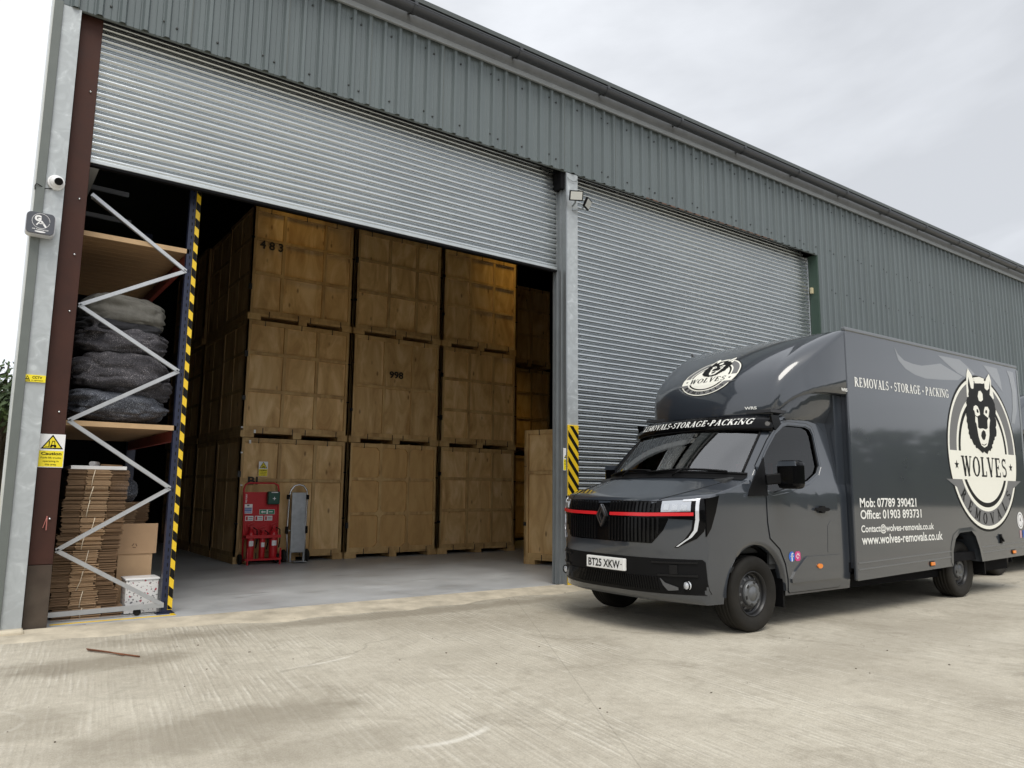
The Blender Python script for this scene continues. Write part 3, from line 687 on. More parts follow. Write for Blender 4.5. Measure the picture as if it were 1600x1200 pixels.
def sans(txt, u0, v0, wid=None, cap=.1, bold=.012, center=False):
    """plain lettering: a text curve turned into outlines; returns (verts2d, faces)"""
    cu = bpy.data.curves.new('t', 'FONT'); cu.body = txt; cu.size = 1; cu.offset = bold; cu.resolution_u = 4; cu.fill_mode = 'FRONT'
    ob = bpy.data.objects.new('t', cu); C.objects.link(ob)
    dg = bpy.context.evaluated_depsgraph_get(); me = bpy.data.meshes.new_from_object(ob.evaluated_get(dg))
    v = [(a.co.x, a.co.y) for a in me.vertices]; f_ = [list(p.vertices) for p in me.polygons]
    bpy.data.objects.remove(ob); bpy.data.curves.remove(cu); bpy.data.meshes.remove(me)
    if not v: return [], []
    x0 = min(a[0] for a in v); x1 = max(a[0] for a in v); sv = cap/.73; su = (wid/(x1-x0)) if wid else sv
    if center: u0 = u0-(x1-x0)*su/2
    return [(u0+(a[0]-x0)*su, v0+a[1]*sv) for a in v], f_
def put_sans(mb, fn, *a, **k):
    v, f_ = sans(*a, **k); mb.add([fn(*p) for p in v], f_, False)

# ------------------------------------------------------------------ the removals van
YC = 5.43
VAN = thing('removals_van', 'dark grey box removals van with a wolf emblem on its side, nose towards the open door', 'van', (5.0, YC, 0))
def W_(x, z):
    w = 1.0
    if x < 5.9: w -= .035*((5.9-x)/.5)**2
    if z > 1.28: w -= .165*(z-1.28)
    if z < .5: w -= .03*((.5-z)/.2)**2*.5
    return w
fr = [(5.30,.278,5.40,.288,3),(5.15,.30,5.40,.305,3),(5.10,.35,5.40,.36,3),(5.075,.42,5.40,.43,3),(5.065,.5,5.40,.5,3),(5.06,.6,5.40,.6,3),(5.055,.69,5.40,.69,3),(5.045,.74,5.40,.74,3),
      (5.045,.81,5.40,.81,3),(5.045,.92,5.40,.92,3),(5.05,1.04,5.40,1.03,3),(5.06,1.12,5.40,1.12,3),(5.08,1.18,5.41,1.19,3),(5.105,1.205,5.43,1.22,3),(5.15,1.228,5.46,1.243,3),(5.26,1.262,5.54,1.268,2.9),
      (5.42,1.315,5.69,1.305,2.6),(5.56,1.370,5.86,1.348,2.3),(5.66,1.412,5.98,1.385,2.1),(5.71,1.432,6.05,1.41,2.0)]
ws = [(5.71+.61*t, 1.432+.535*t+.02*math.sin(math.pi*t), 6.05+.50*t, 1.41+.56*t, 2.0) for t in (.06,.2,.35,.5,.65,.8,.94)]
rf_ = [(6.34,1.985,6.57,1.99,2.2),(6.42,2.03,6.64,2.03,2.5),(6.55,2.075,6.80,2.06,3),(6.85,2.105,7.0,2.075,4),(7.2,2.12,7.25,2.08,5),(7.62,2.12,7.62,2.08,6)]
SS = [-1,-.985,-.955,-.91,-.86,-.78,-.68,-.56,-.42,-.28,-.14,0,.14,.28,.42,.56,.68,.78,.86,.91,.955,.985,1]
def frow(r):
    xc, zc, xe, ze, p = r; w = W_(xe, ze)
    return [(xc+(xe-xc)*abs(s)**p, YC+w*(s+.0), zc+(ze-zc)*abs(s)**3) for s in SS]
allrows = fr+ws+rf_
body = MB(); Prow = [frow(r) for r in allrows]
nf = len(fr)
for i in range(len(allrows)-1):
    for j in range(len(SS)-1):
        glasscell = nf <= i < nf+len(ws)-1 and 3 <= j < len(SS)-4
        if glasscell: continue
        body.add([Prow[i][j], Prow[i][j+1], Prow[i+1][j+1], Prow[i+1][j]], [(0,1,2,3)], True)
# side skins, lower part with wheel arch
AX, AZ, AR = 6.04, .345, .450
def zb(x): return max(.30 if x > 6.2 else .288, AZ+math.sqrt(AR*AR-(x-AX)**2) if abs(x-AX) < AR else 0)
xs = [5.40,5.42,5.44]+[AX-AR*math.cos(math.pi*k/28) for k in range(29)]+[6.53,6.65,6.9,7.2,7.45,7.62]
xs = sorted(xs)
EC = [(r[2], r[3]) for r in fr if r[3] > 1.2]+[(r[2], r[3]) for r in ws]+[(r[2], r[3]) for r in rf_]
HOLE = [(5.955,1.262),(5.985,1.305),(6.12,1.455),(6.32,1.66),(6.55,1.86),(6.70,1.945),(6.78,1.962),(7.08,1.962),(7.16,1.94),(7.19,1.88),(7.195,1.56),(7.13,1.485),(6.95,1.40),(6.6,1.325),(6.3,1.268)]
UP = [(5.40,1.19)]+EC+[(7.62,1.19)]
def side_fn(sg, off=0): return lambda x, z: (x, YC+sg*(W_(x, z)+off), z)
for sg in (-1, 1):
    rows = []
    for k in range(11):
        t = k/10; rows.append([(x, YC+sg*W_(x, zb(x)+(1.19-zb(x))*t), zb(x)+(1.19-zb(x))*t) for x in xs])
    body.grid(rows)
    put(body, [(UP, [HOLE])], side_fn(sg), .12, .09)
    # arch return lip
    body.grid([[(AX+(AR)*math.cos(math.pi*k/28), YC+sg*(W_(5.9,.6)-d), AZ+AR*math.sin(math.pi*k/28)) for k in range(29)] for d in (.0, .09)])
van_body = body.build('cab_body', paint_m, VAN, merge=.004)
def bvh_of(mb_list):
    v = []; f_ = []
    for m in mb_list:
        o = len(v); v += [Vector(a) for a in m.v]; f_ += [[o+i for i in q] for q in m.f]
    return BVHTree.FromPolygons(v, f_)
BV = bvh_of([body])
def front(off): 
    def fn(y, z):
        h = BV.ray_cast(Vector((4.0, y, z)), Vector((1,0,0)))
        if h[0] is None: return (5.42-off, y, z)
        n = h[1]; n = -n if n.x > 0 else n
        return tuple(h[0]+n*off)
    return fn
def fpoly(name, m, polys, off, d=.06, mirror=True, parent=VAN, skirt=.0):
    """polys use (q, z): q = distance from the van centreline towards the near side"""
    b = MB(); P_ = [[(YC-q, z) for q, z in p] for p in polys]
    if mirror: P_ += [[(YC+q, z) for q, z in p][::-1] for p in polys]
    for p in P_: put(b, [p], front(off), d, d, skirt=front(skirt-.006))
    if name in ('bumper_rib', 'bumper_blade', 'grille_strip'):
        for p in P_: q_ = MB(); put(q_, [p], front(off), d, d, skirt=front(skirt-.006)); o_ = q_.build(name, m, parent)
        return o_
    return b.build(name, m, parent)
b = MB()
for sg in (-1, 1):
    pth = []
    for k in range(13):
        t = k/12; x = 5.18+.74*t; q = .60+.25*t**.6; h = BV.ray_cast(Vector((x, YC+sg*q, 3)), Vector((0,0,-1)))
        if h[0] is not None and h[0].z < 1.6: pth.append(h[0]+Vector((0,0,.0005)))
    b.tube(pth, .0045, 5)
b.build('bonnet_gap', black_m, VAN, split=True)
# grille, lower insert, lamps
gb = fpoly('grille', gloss_black_m, [[(-.58,1.19),(.58,1.19),(.64,1.10),(.70,1.03),(.66,.93),(.56,.812),(-.56,.812),(-.66,.93),(-.70,1.03),(-.64,1.10)]], .003, mirror=False)
b = MB(); q = -.64
while q < .65:
    if abs(q) > .085:
        e = abs(q); lo = .82 if e < .55 else .82+(e-.55)*1.25; hi = 1.18 if e < .57 else 1.18-(e-.57)*1.2
        for (z0, z1) in ((lo, 1.04), (1.09, hi)):
            if z1 > z0: put(b, [[(YC-q-.009, z0), (YC-q+.009, z0), (YC-q+.009, z1), (YC-q-.009, z1)]], front(.016), 0, .06, skirt=front(0))
    q += .0405
b.build('grille_bar', mat('grille_bars', (.006,.006,.0065), .22, spec=.22), gb)
fpoly('grille_strip', redtrim_m, [[(.095,1.050),(.5,1.052),(.88,1.066),(.88,1.096),(.5,1.084),(.095,1.080)]], .022, .05)
b = MB(); dr = lambda a, c, s_: [(YC+a*s_*.062, 1.045+c*s_*.105) for a, c in ()]
def rhomb(cx, cz, w, h): return [(cx-w,cz),(cx,cz+h),(cx+w,cz),(cx,cz-h)]
for (cx, w, h, w2, h2, of) in ((YC+.008, .064, .108, .044, .078, .034), (YC-.008, .050, .088, .030, .056, .030)):
    put(b, [(rhomb(cx,1.045,w,h), [rhomb(cx,1.045,w2,h2)])], lambda y, z, o=of: (5.045-o, y, z), skirt=lambda y, z: (5.05, y, z))
b.build('badge', mat('dark_chrome', (.20,.20,.21), .22, metal=.9), VAN)
b = MB(); put(b, [rhomb(YC,1.045,.066,.11)], lambda y, z: (5.032, y, z)); b.build('badge_backing', gloss_black_m, VAN)
for sg in (1, -1):
    def fp(name, m, poly, off, par, d=.04, skirt=0):
        b = MB(); p = [(YC-sg*q, z) for q, z in poly]
        put(b, [p if sg > 0 else p[::-1]], front(off), d, d, skirt=front(skirt-.006)); return b.build(name, m, par)
    hl = fp('headlight', gloss_black_m, [(.585,1.192),(.80,1.205),(.968,1.222),(.972,1.15),(.965,1.02),(.945,.93),(.90,.865),(.77,.782),(.745,.785),(.82,.86),(.865,.94),(.875,1.03),(.60,1.04)], .005, VAN)
    fp('reflector', lampdeep_m, [(.64,1.188),(.86,1.206),(.862,1.104),(.64,1.094)], .009, hl)
    fp('running_light', headlamp_m, [(.80,1.203),(.915,1.216),(.916,1.03),(.903,.935),(.868,.877),(.775,.794),(.757,.790),(.845,.872),(.880,.937),(.892,1.03),(.892,1.195),(.80,1.187)], .013, hl, .03)
    b = MB(); put(b, [[(5.385,1.222),(5.47,1.232),(5.545,1.248),(5.50,1.10),(5.44,.955),(5.385,.885)]], side_fn(-sg, .006), skirt=side_fn(-sg, -.01)); b.build('side_vent', gloss_black_m, hl)
    for qq in (.68, .745, .81):
        fp('projector', chrome_m, [(qq-.022,1.108),(qq+.022,1.110),(qq+.026,1.16),(qq-.018,1.165)], .014, hl)
ins = fpoly('bumper_insert', black_m, [[(-.93,.682),(.93,.682),(.95,.66),(.965,.385),(.95,.372),(-.95,.372),(-.965,.385),(-.95,.66)]], .004, mirror=False)
b = MB(); q = -.60
while q < .61:
    put(b, [[(YC-q-.006,.405),(YC-q+.006,.405),(YC-q+.006+.01,.52),(YC-q-.006+.01,.52)]], front(.013), skirt=front(0)); q += .026
b.build('lower_mesh', gloss_black_m, ins)
fpoly('bumper_rib', mat('satin_black', (.009,.009,.0095), .3, spec=.2), [[(.55,.655),(.90,.66),(.90,.645),(.55,.64)],[(.60,.545),(.90,.548),(.90,.53),(.60,.528)],[(.70,.63),(.76,.63),(.76,.55),(.70,.55)]], .016, mirror=True, parent=ins)
fpoly('bumper_blade', mat('satin_grey', (.09,.092,.095), .35), [[(.62,.51),(.66,.47),(.76,.435),(.76,.415),(.68,.405),(.645,.45)]], .016, mirror=True, parent=ins)
for sg in (1, -1):
    p0 = Vector(front(.012)(YC-sg*.82, .455)); b = MB()
    b.lathe([(.0,-.008),(.03,-.006),(.037,.004),(.04,.02)], p0, 'x', 20); b.build('fog_lamp', headlamp_m, ins)
    b = MB(); b.tube([p0+Vector((-.004,.040*math.cos(a),.040*math.sin(a))) for a in [i*math.pi/8 for i in range(16)]], .006, 6, closed=True); b.build('fog_bezel', gloss_black_m, ins)
# number plate
b = MB(); b.box(5.025,5.06,YC-.29,YC+.23,.545,.657)
plate = b.build('number_plate', mat('plate_white', (.82,.82,.80), .3), VAN, bevel=.006)
b = MB(); put_sans(b, lambda u, v: (5.0235, YC+.23-u, v), 'BT25 XKW', .03, .565, wid=.435, cap=.072, bold=.022); b.box(5.0235,5.0245,YC-.262,YC-.245,.598,.606); b.build('plate_lettering', ink_m, plate)
# windscreen, wipers, cowl
b = MB(); b.grid([[tuple(Vector(p)+Vector((-.004,0,.004))) for p in Prow[i][3:-3]] for i in range(nf, nf+len(ws))]); b.build('windscreen', glass_m, VAN)
b = MB()
edge = [Prow[i][3] for i in range(nf, nf+len(ws))]; edge2 = [Prow[i][-4] for i in range(nf, nf+len(ws))]
for e in (edge, edge2): b.tube([Vector(p)+Vector((-.004,0,.004)) for p in e], .012, 6)
b.tube([Vector(p)+Vector((-.006,0,.006)) for p in Prow[nf][2:-2]], .014, 6); b.build('windscreen_seal', black_m, VAN)
b = MB(); b.grid([[tuple(Vector(p)+Vector((-.004,0,.006))) for p in Prow[i][2:-2]] for i in (nf-2, nf-1, nf)]); b.build('cowl_panel', black_m, VAN)
def wsp(s, t, off=.02):
    xe = 6.05+.50*t; ze = 1.41+.56*t; xc = 5.71+.61*t; zc = 1.432+.535*t+.02*math.sin(math.pi*t); w = W_(xe, ze)
    return Vector((xc+(xe-xc)*abs(s)**2.0-off, YC+w*s, zc+(ze-zc)*abs(s)**3+off))
for s0, s1 in ((.05,-.80),(.78,.02)):
    b = MB(); b.tube([wsp(s0+(s1-s0)*k/8, .03+.035*math.sin(k/8*math.pi)+.03*k/8, .022) for k in range(9)], .011, 6)
    b.tube([wsp(s0*.6+s1*.4, -.02, .02), wsp((s0+s1)/2, .055, .035)], .009, 6); b.build('wiper', black_m, VAN)
# visor
VR = [[(6.285+.215*abs(s)**2.2+dx, YC+.93*s*k, z-.02*abs(s)**3) for s in [i/12 for i in range(-12,13)]] for dx, z, k in ((-.055,1.905,1.0),(-.05,1.95,1.0),(-.01,2.02,.98),(.04,2.065,.95))]
VR2 = [[(p[0]+.03, p[1], p[2]-.004) for p in r] for r in VR]
vis = MB(); vis.grid(VR); vis.grid(VR2[::-1])
for r_, q_ in ((VR[0], VR2[0]), (VR[-1], VR2[-1])): vis.grid([r_, q_])
for k in (0, -1): vis.grid([[r[k] for r in VR], [r[k] for r in VR2]])
visor = vis.build('sun_visor', gloss_black_m, VAN, merge=.0005)
BVV = bvh_of([vis])
def on_bvh(bv, off, dflt):
    def fn(y, z):
        h = bv.ray_cast(Vector((3.0, y, z)), Vector((1,0,0)))
        if h[0] is None: return (dflt, y, z)
        n = h[1]; n = -n if n.x > 0 else n
        return tuple(h[0]+n*off)
    return fn
b = MB()
pp = serif_polys('REMOVALS\u2022STORAGE\u2022PACKING', 0, 0, 1.52, .062, slant=.22)
fnv = on_bvh(BVV, .003, 6.3)
for p in pp: put(b, [[(6.20-u, 1.962+v) for u, v in p][::-1]], fnv, .05, 0)
b.build('visor_lettering', white_m, visor)
for sg in (-1, 1):
    b = MB(); b.prism([(6.46,2.05),(6.58,2.05),(6.62,1.97),(6.53,1.90),(6.49,1.93)], lambda x, z: (x, YC+sg*.90, z), lambda x, z: (x, YC+sg*.925, z)); b.build('visor_bracket', gloss_black_m, visor)
# side glass, doors, mirrors
for sg in (-1, 1):
    gl = [p for p in HOLE if p[0] > 6.25]
    b = MB(); put(b, [[(6.28,1.62)]+[(6.32,1.66),(6.55,1.86),(6.70,1.945),(6.78,1.962),(7.08,1.962),(7.16,1.94),(7.19,1.88),(7.195,1.56),(7.13,1.485),(6.95,1.40),(6.6,1.325),(6.28,1.265)]], side_fn(sg, -.022)); 
    DO = [(6.225,1.235),(6.232,1.0),(6.262,.85),(6.41,.745),(6.49,.60),(6.525,.45),(6.53,.345),(6.55,.325),(7.39,.325),(7.425,.345),(7.43,.9),(7.43,1.5),(7.41,1.93),(7.33,2.005),(7.15,2.03),(6.80,2.03),(6.62,1.985),(6.38,1.79),(6.12,1.53),(6.06,1.45),(6.0,1.37)]
    DO = [(x, z) for x, z in DO if not (x < 6.2 and z < 1.5 and z > 1.3)]
    door_hole = [(6.262,1.30),(6.262,1.60),(6.33,1.675),(6.55,1.868),(6.69,1.955),(6.78,1.972),(7.09,1.972),(7.175,1.948),(7.203,1.885),(7.207,1.555),(7.14,1.475),(6.95,1.388),(6.6,1.312),(6.35,1.28)]
    dd = MB(); put(dd, [(DO, [door_hole])], side_fn(sg, .007), .15, .12, skirt=side_fn(sg, -.004)); door = dd.build('door', paint_m, VAN)
    b.build('door_glass', tint_m, door)
    # pressed frame that slopes in to the glass
    b = MB(); outl = [(x+(x-6.75)*.055+(0), z+(z-1.62)*.09) for x, z in door_hole]
    n = len(door_hole); fo = side_fn(sg, .010); fi = side_fn(sg, -.020)
    b.add([fo(*p) for p in outl]+[fi(*p) for p in door_hole], [(i, (i+1) % n, n+(i+1) % n, n+i) for i in range(n)]); b.build('window_surround', paint_m, door)
    b = MB(); b.tube([side_fn(sg, -.016)(*p) for p in door_hole], .009, 6, closed=True); b.build('window_rubber', black_m, door)
    b = MB(); SE = [(x+.007*(1 if x > 6.8 else -1), z+.007*(1 if z > 1.2 else -1)) for x, z in DO]; put(b, [(SE, [DO])], side_fn(sg, .0025), .15, .12); b.build('door_seal', black_m, door)
    b = MB(); put(b, [[(5.94,1.245),(6.24,1.25),(6.27,1.62),(6.12,1.47),(5.975,1.31)]], side_fn(sg, .012), skirt=side_fn(sg, -.01)); b.build('quarter_panel_cover', black_m, door)
    b = MB(); put(b, [[(7.0,1.105),(7.02,1.13),(7.08,1.135),(7.10,1.15),(7.14,1.15),(7.16,1.135),(7.22,1.13),(7.24,1.115),(7.22,1.10),(7.16,1.095),(7.13,1.075),(7.10,1.08),(7.08,1.097)]], side_fn(sg, .04), skirt=side_fn(sg, .004)); b.build('door_handle', black_m, door, bevel=.006)
    b = MB(); put(b, [[(6.56,.455),(6.62,.52),(6.80,.645),(6.84,.655),(7.425,.655),(7.425,.415),(6.57,.415)]], side_fn(sg, .022), .2, 0, skirt=side_fn(sg, .004)); b.build('door_moulding', paint_m, door, bevel=.012)
    b = MB(); put(b, [ell(7.03,.555,.042,.024,20)], side_fn(sg, .034), skirt=side_fn(sg, .02)); b.build('side_repeater', amber_m, door, bevel=.006)
    b = MB(); put(b, [[(7.21,.68),(7.40,.68),(7.40,1.0),(7.29,1.0),(7.23,.95)]], side_fn(sg, .0095), skirt=side_fn(sg, .004)); b.build('filler_flap', paint_m, door)
    y0 = YC+sg*1.0
    def mp3(x, d, z): return (x, y0+sg*d, z)
    mm = MB(); mm.bar(mp3(6.20,.02,1.40), mp3(6.30,.12,1.415), .07, .10); mir = mm.build('mirror', black_m, VAN, bevel=.012)
    b = MB(); ys = sorted((y0+sg*.075, y0+sg*.315))
    b.box(6.27, 6.425, ys[0], ys[1], 1.315, 1.585); b.build('mirror_housing', gloss_black_m, mir, bevel=.05, seg=4)
    b = MB(); b.box(6.425, 6.43, ys[0]+.03, ys[1]-.03, 1.345, 1.555); b.build('mirror_glass', chrome_m, mir)
    b = MB(); put(b, [[(.09,1.53),(.30,1.53),(.285,1.575),(.11,1.575)]], lambda d, z: (6.262+.02*(z-1.53)/.045, y0+sg*d, z), skirt=lambda d, z: (6.29, y0+sg*d, z)); b.build('mirror_cap', paint_m, mir)
# cab inside
inn = mat('cab_trim', (.018,.019,.02), .75)
b = MB(); b.box(5.6,7.55,YC-.93,YC+.93,.55,.6); b.box(7.5,7.6,YC-.9,YC+.9,.55,2.05); b.box(6.3,7.5,YC-.955,YC-.93,.6,1.20); b.box(6.3,7.5,YC+.93,YC+.955,.6,1.20); b.box(6.6,7.55,YC-.84,YC+.84,1.985,2.0); b.build('cab_lining', inn, VAN, split=True)
b = MB(); b.prism([(5.72,1.15),(5.80,1.40),(5.95,1.425),(6.15,1.39),(6.32,1.32),(6.38,1.18),(6.3,.7),(5.8,.7)], lambda x, z: (x, YC-.86, z), lambda x, z: (x, YC+.86, z)); b.build('dashboard', inn, VAN, bevel=.03)
for yy in (YC-.58, YC-.16, YC+.52):
    b = MB(); b.box(6.65,7.15,yy-.22,yy+.22,.85,1.0); b.obox((7.18,yy,1.33),(.07,0,0),(0,.21,0),(.07,0,.36)); b.obox((7.27,yy,1.78),(.045,0,0),(0,.13,0),(.015,0,.10)); st = b.build('cab_seat', seat_m, VAN, bevel=.05, seg=3)
    b = MB(); b.box(7.10,7.13,yy-.17,yy-.13,1.05,1.6); b.box(7.10,7.13,yy+.13,yy+.17,1.05,1.6); b.build('seat_trim', redseat_m, st, split=True)
b = MB(); cc = Vector((6.45, YC+.50, 1.36)); tl = R(28)
b.tube([cc+Vector((.19*math.sin(a)*math.sin(tl), .19*math.cos(a), .19*math.sin(a)*math.cos(tl))) for a in [i*math.pi/14 for i in range(28)]], .016, 8, closed=True); b.bar(cc+Vector((0,-.18,0)), cc+Vector((0,.18,0)), .04, .03); b.bar(cc, cc+Vector((-.2,0,-.12)), .06, .06); b.build('steering_wheel', inn, VAN)
# aerodynamic dome above the cab
DP = [(6.49,2.035,.79),(6.485,2.10,.785),(6.49,2.20,.775),(6.515,2.32,.765),(6.58,2.46,.76),(6.72,2.595,.76),(6.90,2.73,.765),(7.12,2.86,.785),(7.35,2.968,.83),(7.54,3.04,.92),(7.64,3.062,1.045)]
SD = [i/16 for i in range(-16, 17)]
dome = MB(); Drows = [[(xc+(.17*(1-k/10))*abs(s)**2.6, YC+w*s, zc-.012*abs(s)**3) for s in SD] for k, (xc, zc, w) in enumerate(DP)]
dome.grid(Drows)
ARCH = [(6.66,2.095,.80),(6.70,2.13,.855),(6.76,2.19,.905),(6.85,2.25,.96),(6.97,2.295,1.01),(7.10,2.325,1.04),(7.24,2.335,1.058),(7.38,2.338,1.066),(7.50,2.338,1.07),(7.58,2.338,1.07),(7.64,2.338,1.07)]
CRS = [(6.662,2.10,.803),(6.675,2.16,.835),(6.705,2.25,.862),(6.755,2.34,.892),(6.84,2.45,.928),(6.95,2.555,.962),(7.08,2.665,.998),(7.24,2.79,1.03),(7.41,2.905,1.052),(7.56,3.0,1.066),(7.64,3.045,1.07)]
for sg in (-1, 1):
    G = []
    for k in range(len(DP)):
        e = Vector(Drows[k][0 if sg < 0 else -1]); c_ = Vector((CRS[k][0], YC+sg*CRS[k][2], CRS[k][1])); a_ = Vector((ARCH[k][0], YC+sg*ARCH[k][2], ARCH[k][1])); row = []
        fat = .035*math.sin(math.pi*k/10)
        for t in (0, .12, .3, .5, .7, .88, 1):
            bul = fat*math.sin(math.pi*t); row.append(tuple(e.lerp(c_, t)+Vector((-bul*.4, sg*bul*.5, bul))))
        for t in (.06, .25, .5, .75, 1): row.append(tuple(c_.lerp(a_, t)))
        G.append(row)
    dome.grid(G)
    # rolled under-edge
    dome.grid([[(x, YC+sg*w, z) for x, z, w in ARCH], [(x+.03, YC+sg*(w-.10), z-.005) for x, z, w in ARCH]])
dome.grid([[p for p in Drows[0]], [(p[0]+.12, p[1]*.97+YC*.03, p[2]-.005) for p in Drows[0]]])
dm = dome.build('aero_dome', paint_m, VAN, merge=.002)
BVD = bvh_of([dome])
b = MB(); b.box(6.55,7.62,YC-.86,YC+.86,2.09,2.12); b.build('dome_floor', mat('grey_under_dome', (.035,.036,.04), .6), VAN, split=True)
b = MB()
for sg in (-1, 1):
    b.grid([[(x+.03, YC+sg*(w-.10), z-.005) for x, z, w in ARCH], [(max(x, 6.70)+.03, YC+sg*(.905+.06*max(0, min(1, (x-6.7)/.7))), min(z-.01, 2.0+.26*((x-6.66)/.98))) for x, z, w in ARCH], [(max(x, 6.70), YC+sg*.875, 2.02) for x, z, w in ARCH]])
b.build('dome_skirt', paint_m, VAN, split=True)
b = MB(); b.box(7.48,7.638,YC-.985,YC+.985,.45,2.33); b.build('cab_rear_filler', paint_m, VAN)
# emblem shapes, unit circle
WOLF = {'earL':[(-289,1082),(-335,1009),(-358,913),(-368,807),(-374,703),(-324,707),(-218,821),(-166,825),(-145,912),(-187,1003),(-249,1050)],
'earR':[(330,1070),(239,1001),(176,920),(169,854),(258,835),(337,869),(309,780),(384,721),(434,747),(409,854),(375,872),(383,982),(355,1034)],
'head':[(-289,972),(-240,829),(-196,817),(-151,837),(-136,897),(32,915),(164,919),(166,865),(233,833),(300,866),(355,991),(345,913),(299,790),(355,762),(418,702),(444,639),(452,552),(415,485),(448,422),(416,356),(432,281),(367,224),(320,169),(261,113),(227,59),(136,23),(60,-6),(4,13),(-79,10),(-133,34),(-187,52),(-238,91),(-296,114),(-329,159),(-377,208),(-390,269),(-410,350),(-419,431),(-417,514),(-392,598),(-386,660),(-324,707),(-312,781),(-321,864)],
'brow':[(-23,806),(38,816),(91,778),(89,698),(25,671),(-33,678),(-59,734)],'eyeL':[(-199,591),(-138,612),(-82,600),(-43,550),(-30,493),(-116,466),(-172,478),(-186,530),(-218,548)],
'eyeR':[(133,610),(219,617),(259,571),(237,516),(204,466),(136,488),(80,511),(102,571)],
'muz':[(-174,468),(-114,451),(-111,388),(-117,325),(-74,307),(22,317),(115,307),(168,331),(173,427),(231,484),(260,443),(218,344),(204,237),(159,151),(113,91),(25,66),(-53,89),(-91,139),(-125,210),(-144,303),(-157,365),(-186,394)],
'nose':[(35,297),(86,279),(102,232),(69,183),(30,160),(-15,174),(-48,214),(-22,268)],'pupL':[(-122,566),(-82,558),(-64,528),(-85,510),(-125,523)],'pupR':[(158,575),(189,561),(184,529),(148,519),(123,540)],
'mouth':[(-60,115),(20,102),(119,128),(66,99),(18,92),(-28,97)],'top':[(-150,975),(23,1002),(176,990),(127,915),(-111,904)]}
WOLF = {k: [(a/1000, c/1000) for a, c in v] for k, v in WOLF.items()}
def furry(p, amp=.018, seed=3):
    rr = random.Random(seed); o = []
    for i, a in enumerate(p):
        c = p[(i+1) % len(p)]; L_ = math.hypot(c[0]-a[0], c[1]-a[1]); n = max(1, int(L_/.03)); fur = min(a[1], c[1]) < .72
        for k in range(n):
            t = k/n; x = a[0]+(c[0]-a[0])*t; y = a[1]+(c[1]-a[1])*t
            if fur and k % 2: nx, ny = (c[1]-a[1])/L_, -(c[0]-a[0])/L_; q = amp*rr.uniform(.5, 1.3); sgn = 1 if nx*x+ny*(y-.4) > 0 else -1; x += nx*q*sgn; y += (ny*q*sgn)-.006
            o.append((x, y))
    return o
def emblem_layers():
    pi2 = 2*math.pi; L_ = []
    a1 = math.asin(.0); lo = -.355
    def rg(r0, r1): return ring(0,0,r0,r1,0,pi2,72)
    L_.append((1, rg(.982,1.012))); L_.append((0, rg(.94,.982))); L_.append((2, rg(.757,.94))); L_.append((0, rg(.706,.757))); L_.append((1, rg(.648,.706))); L_.append((0, [ell(0,0,.648,.648,60)]))
    yy = 0.0
    band = []
    for v in [lo*k/10 for k in range(11)]: band.append((-math.sqrt(1.0-v*v)*.985, v))
    band += [(-x, v) for x, v in band[::-1]]
    L_.append((2, [[(-1.09,lo),(-.80,lo),(-.80,-.46),(-.90,-.43)], [(.80,lo),(1.09,lo),(.90,-.43),(.80,-.46)]]))
    L_.append((0, [band]))
    st = []
    for cx in (-.79, .79): st.append([(cx+(.062 if k % 2 == 0 else .026)*math.sin(k*math.pi/5), -.178+(.062 if k % 2 == 0 else .026)*math.cos(k*math.pi/5)) for k in range(10)])
    L_.append((1, st)); L_.append((1, serif_polys('WOLVES', -.66, -.315, 1.32, .255)))
    g_, tot = serif('REMOVALS'); arc = []
    for i, (p, x, a) in enumerate(g_):
        th = R(-90-57+114*(i+.5)/8)
        for q in p:
            o = []
            for u, v in q:
                uu = (u-a/2)*.150; vv = .778+.142*(1-v); o.append((vv*math.cos(th)-uu*math.sin(th)*1.0*(1), vv*math.sin(th)+uu*math.cos(th)))
            arc.append(o)
    L_.append((1, arc))
    L_.append((0, [WOLF['top'], WOLF['earL'], WOLF['earR']]))
    L_.append((1, [furry(WOLF['head'])]))
    L_.append((0, [WOLF[k] for k in ('brow','eyeL','eyeR','muz')])); L_.append((1, [WOLF[k] for k in ('nose','pupL','pupR','mouth')]))
    return L_
def emblem(fn, d, name, parent, step):
    b = MB()
    for li, (c, polys) in enumerate(emblem_layers()):
        b.cur = c
        for pi_, p in enumerate(polys):
            put(b, [p], lambda u, v: fn(u, v, (li+1)*step+(pi_ % 7)*step*.1), d, d)
    return b.build(name, [cream_m, ink_m, midgrey_m], parent, norm=False)
# load box
def zlo(x): return .375+.021*(x-7.64)
def zhi(x): return 3.055+.0085*(x-7.64)
BX0, BX1, BW = 7.64, 12.13, 1.07
wa = [(9.78,zlo(9.78)),(9.80,.60),(9.88,.74),(10.0,.812),(10.33,.825),(10.43,.76),(10.52,.60),(10.57,zlo(10.57))]
poly = [(BX0,zlo(BX0))]+wa+[(BX1,zlo(BX1)),(BX1,zhi(BX1)),(BX0,zhi(BX0))]
b = MB()
for sg in (-1, 1): b.prism(poly, lambda x, z: (x, YC+sg*BW, z), lambda x, z: (x, YC+sg*(BW-.035), z))
b.box(BX0, BX1, YC-BW+.036, YC+BW-.036, 3.0, 3.05); b.box(BX0, BX0+.03, YC-BW+.036, YC+BW-.036, .5, 3.0); b.box(BX1-.03, BX1, YC-BW+.036, YC+BW-.036, .5, 3.0)
lb = b.build('load_box', paint_m, VAN)
b = MB()
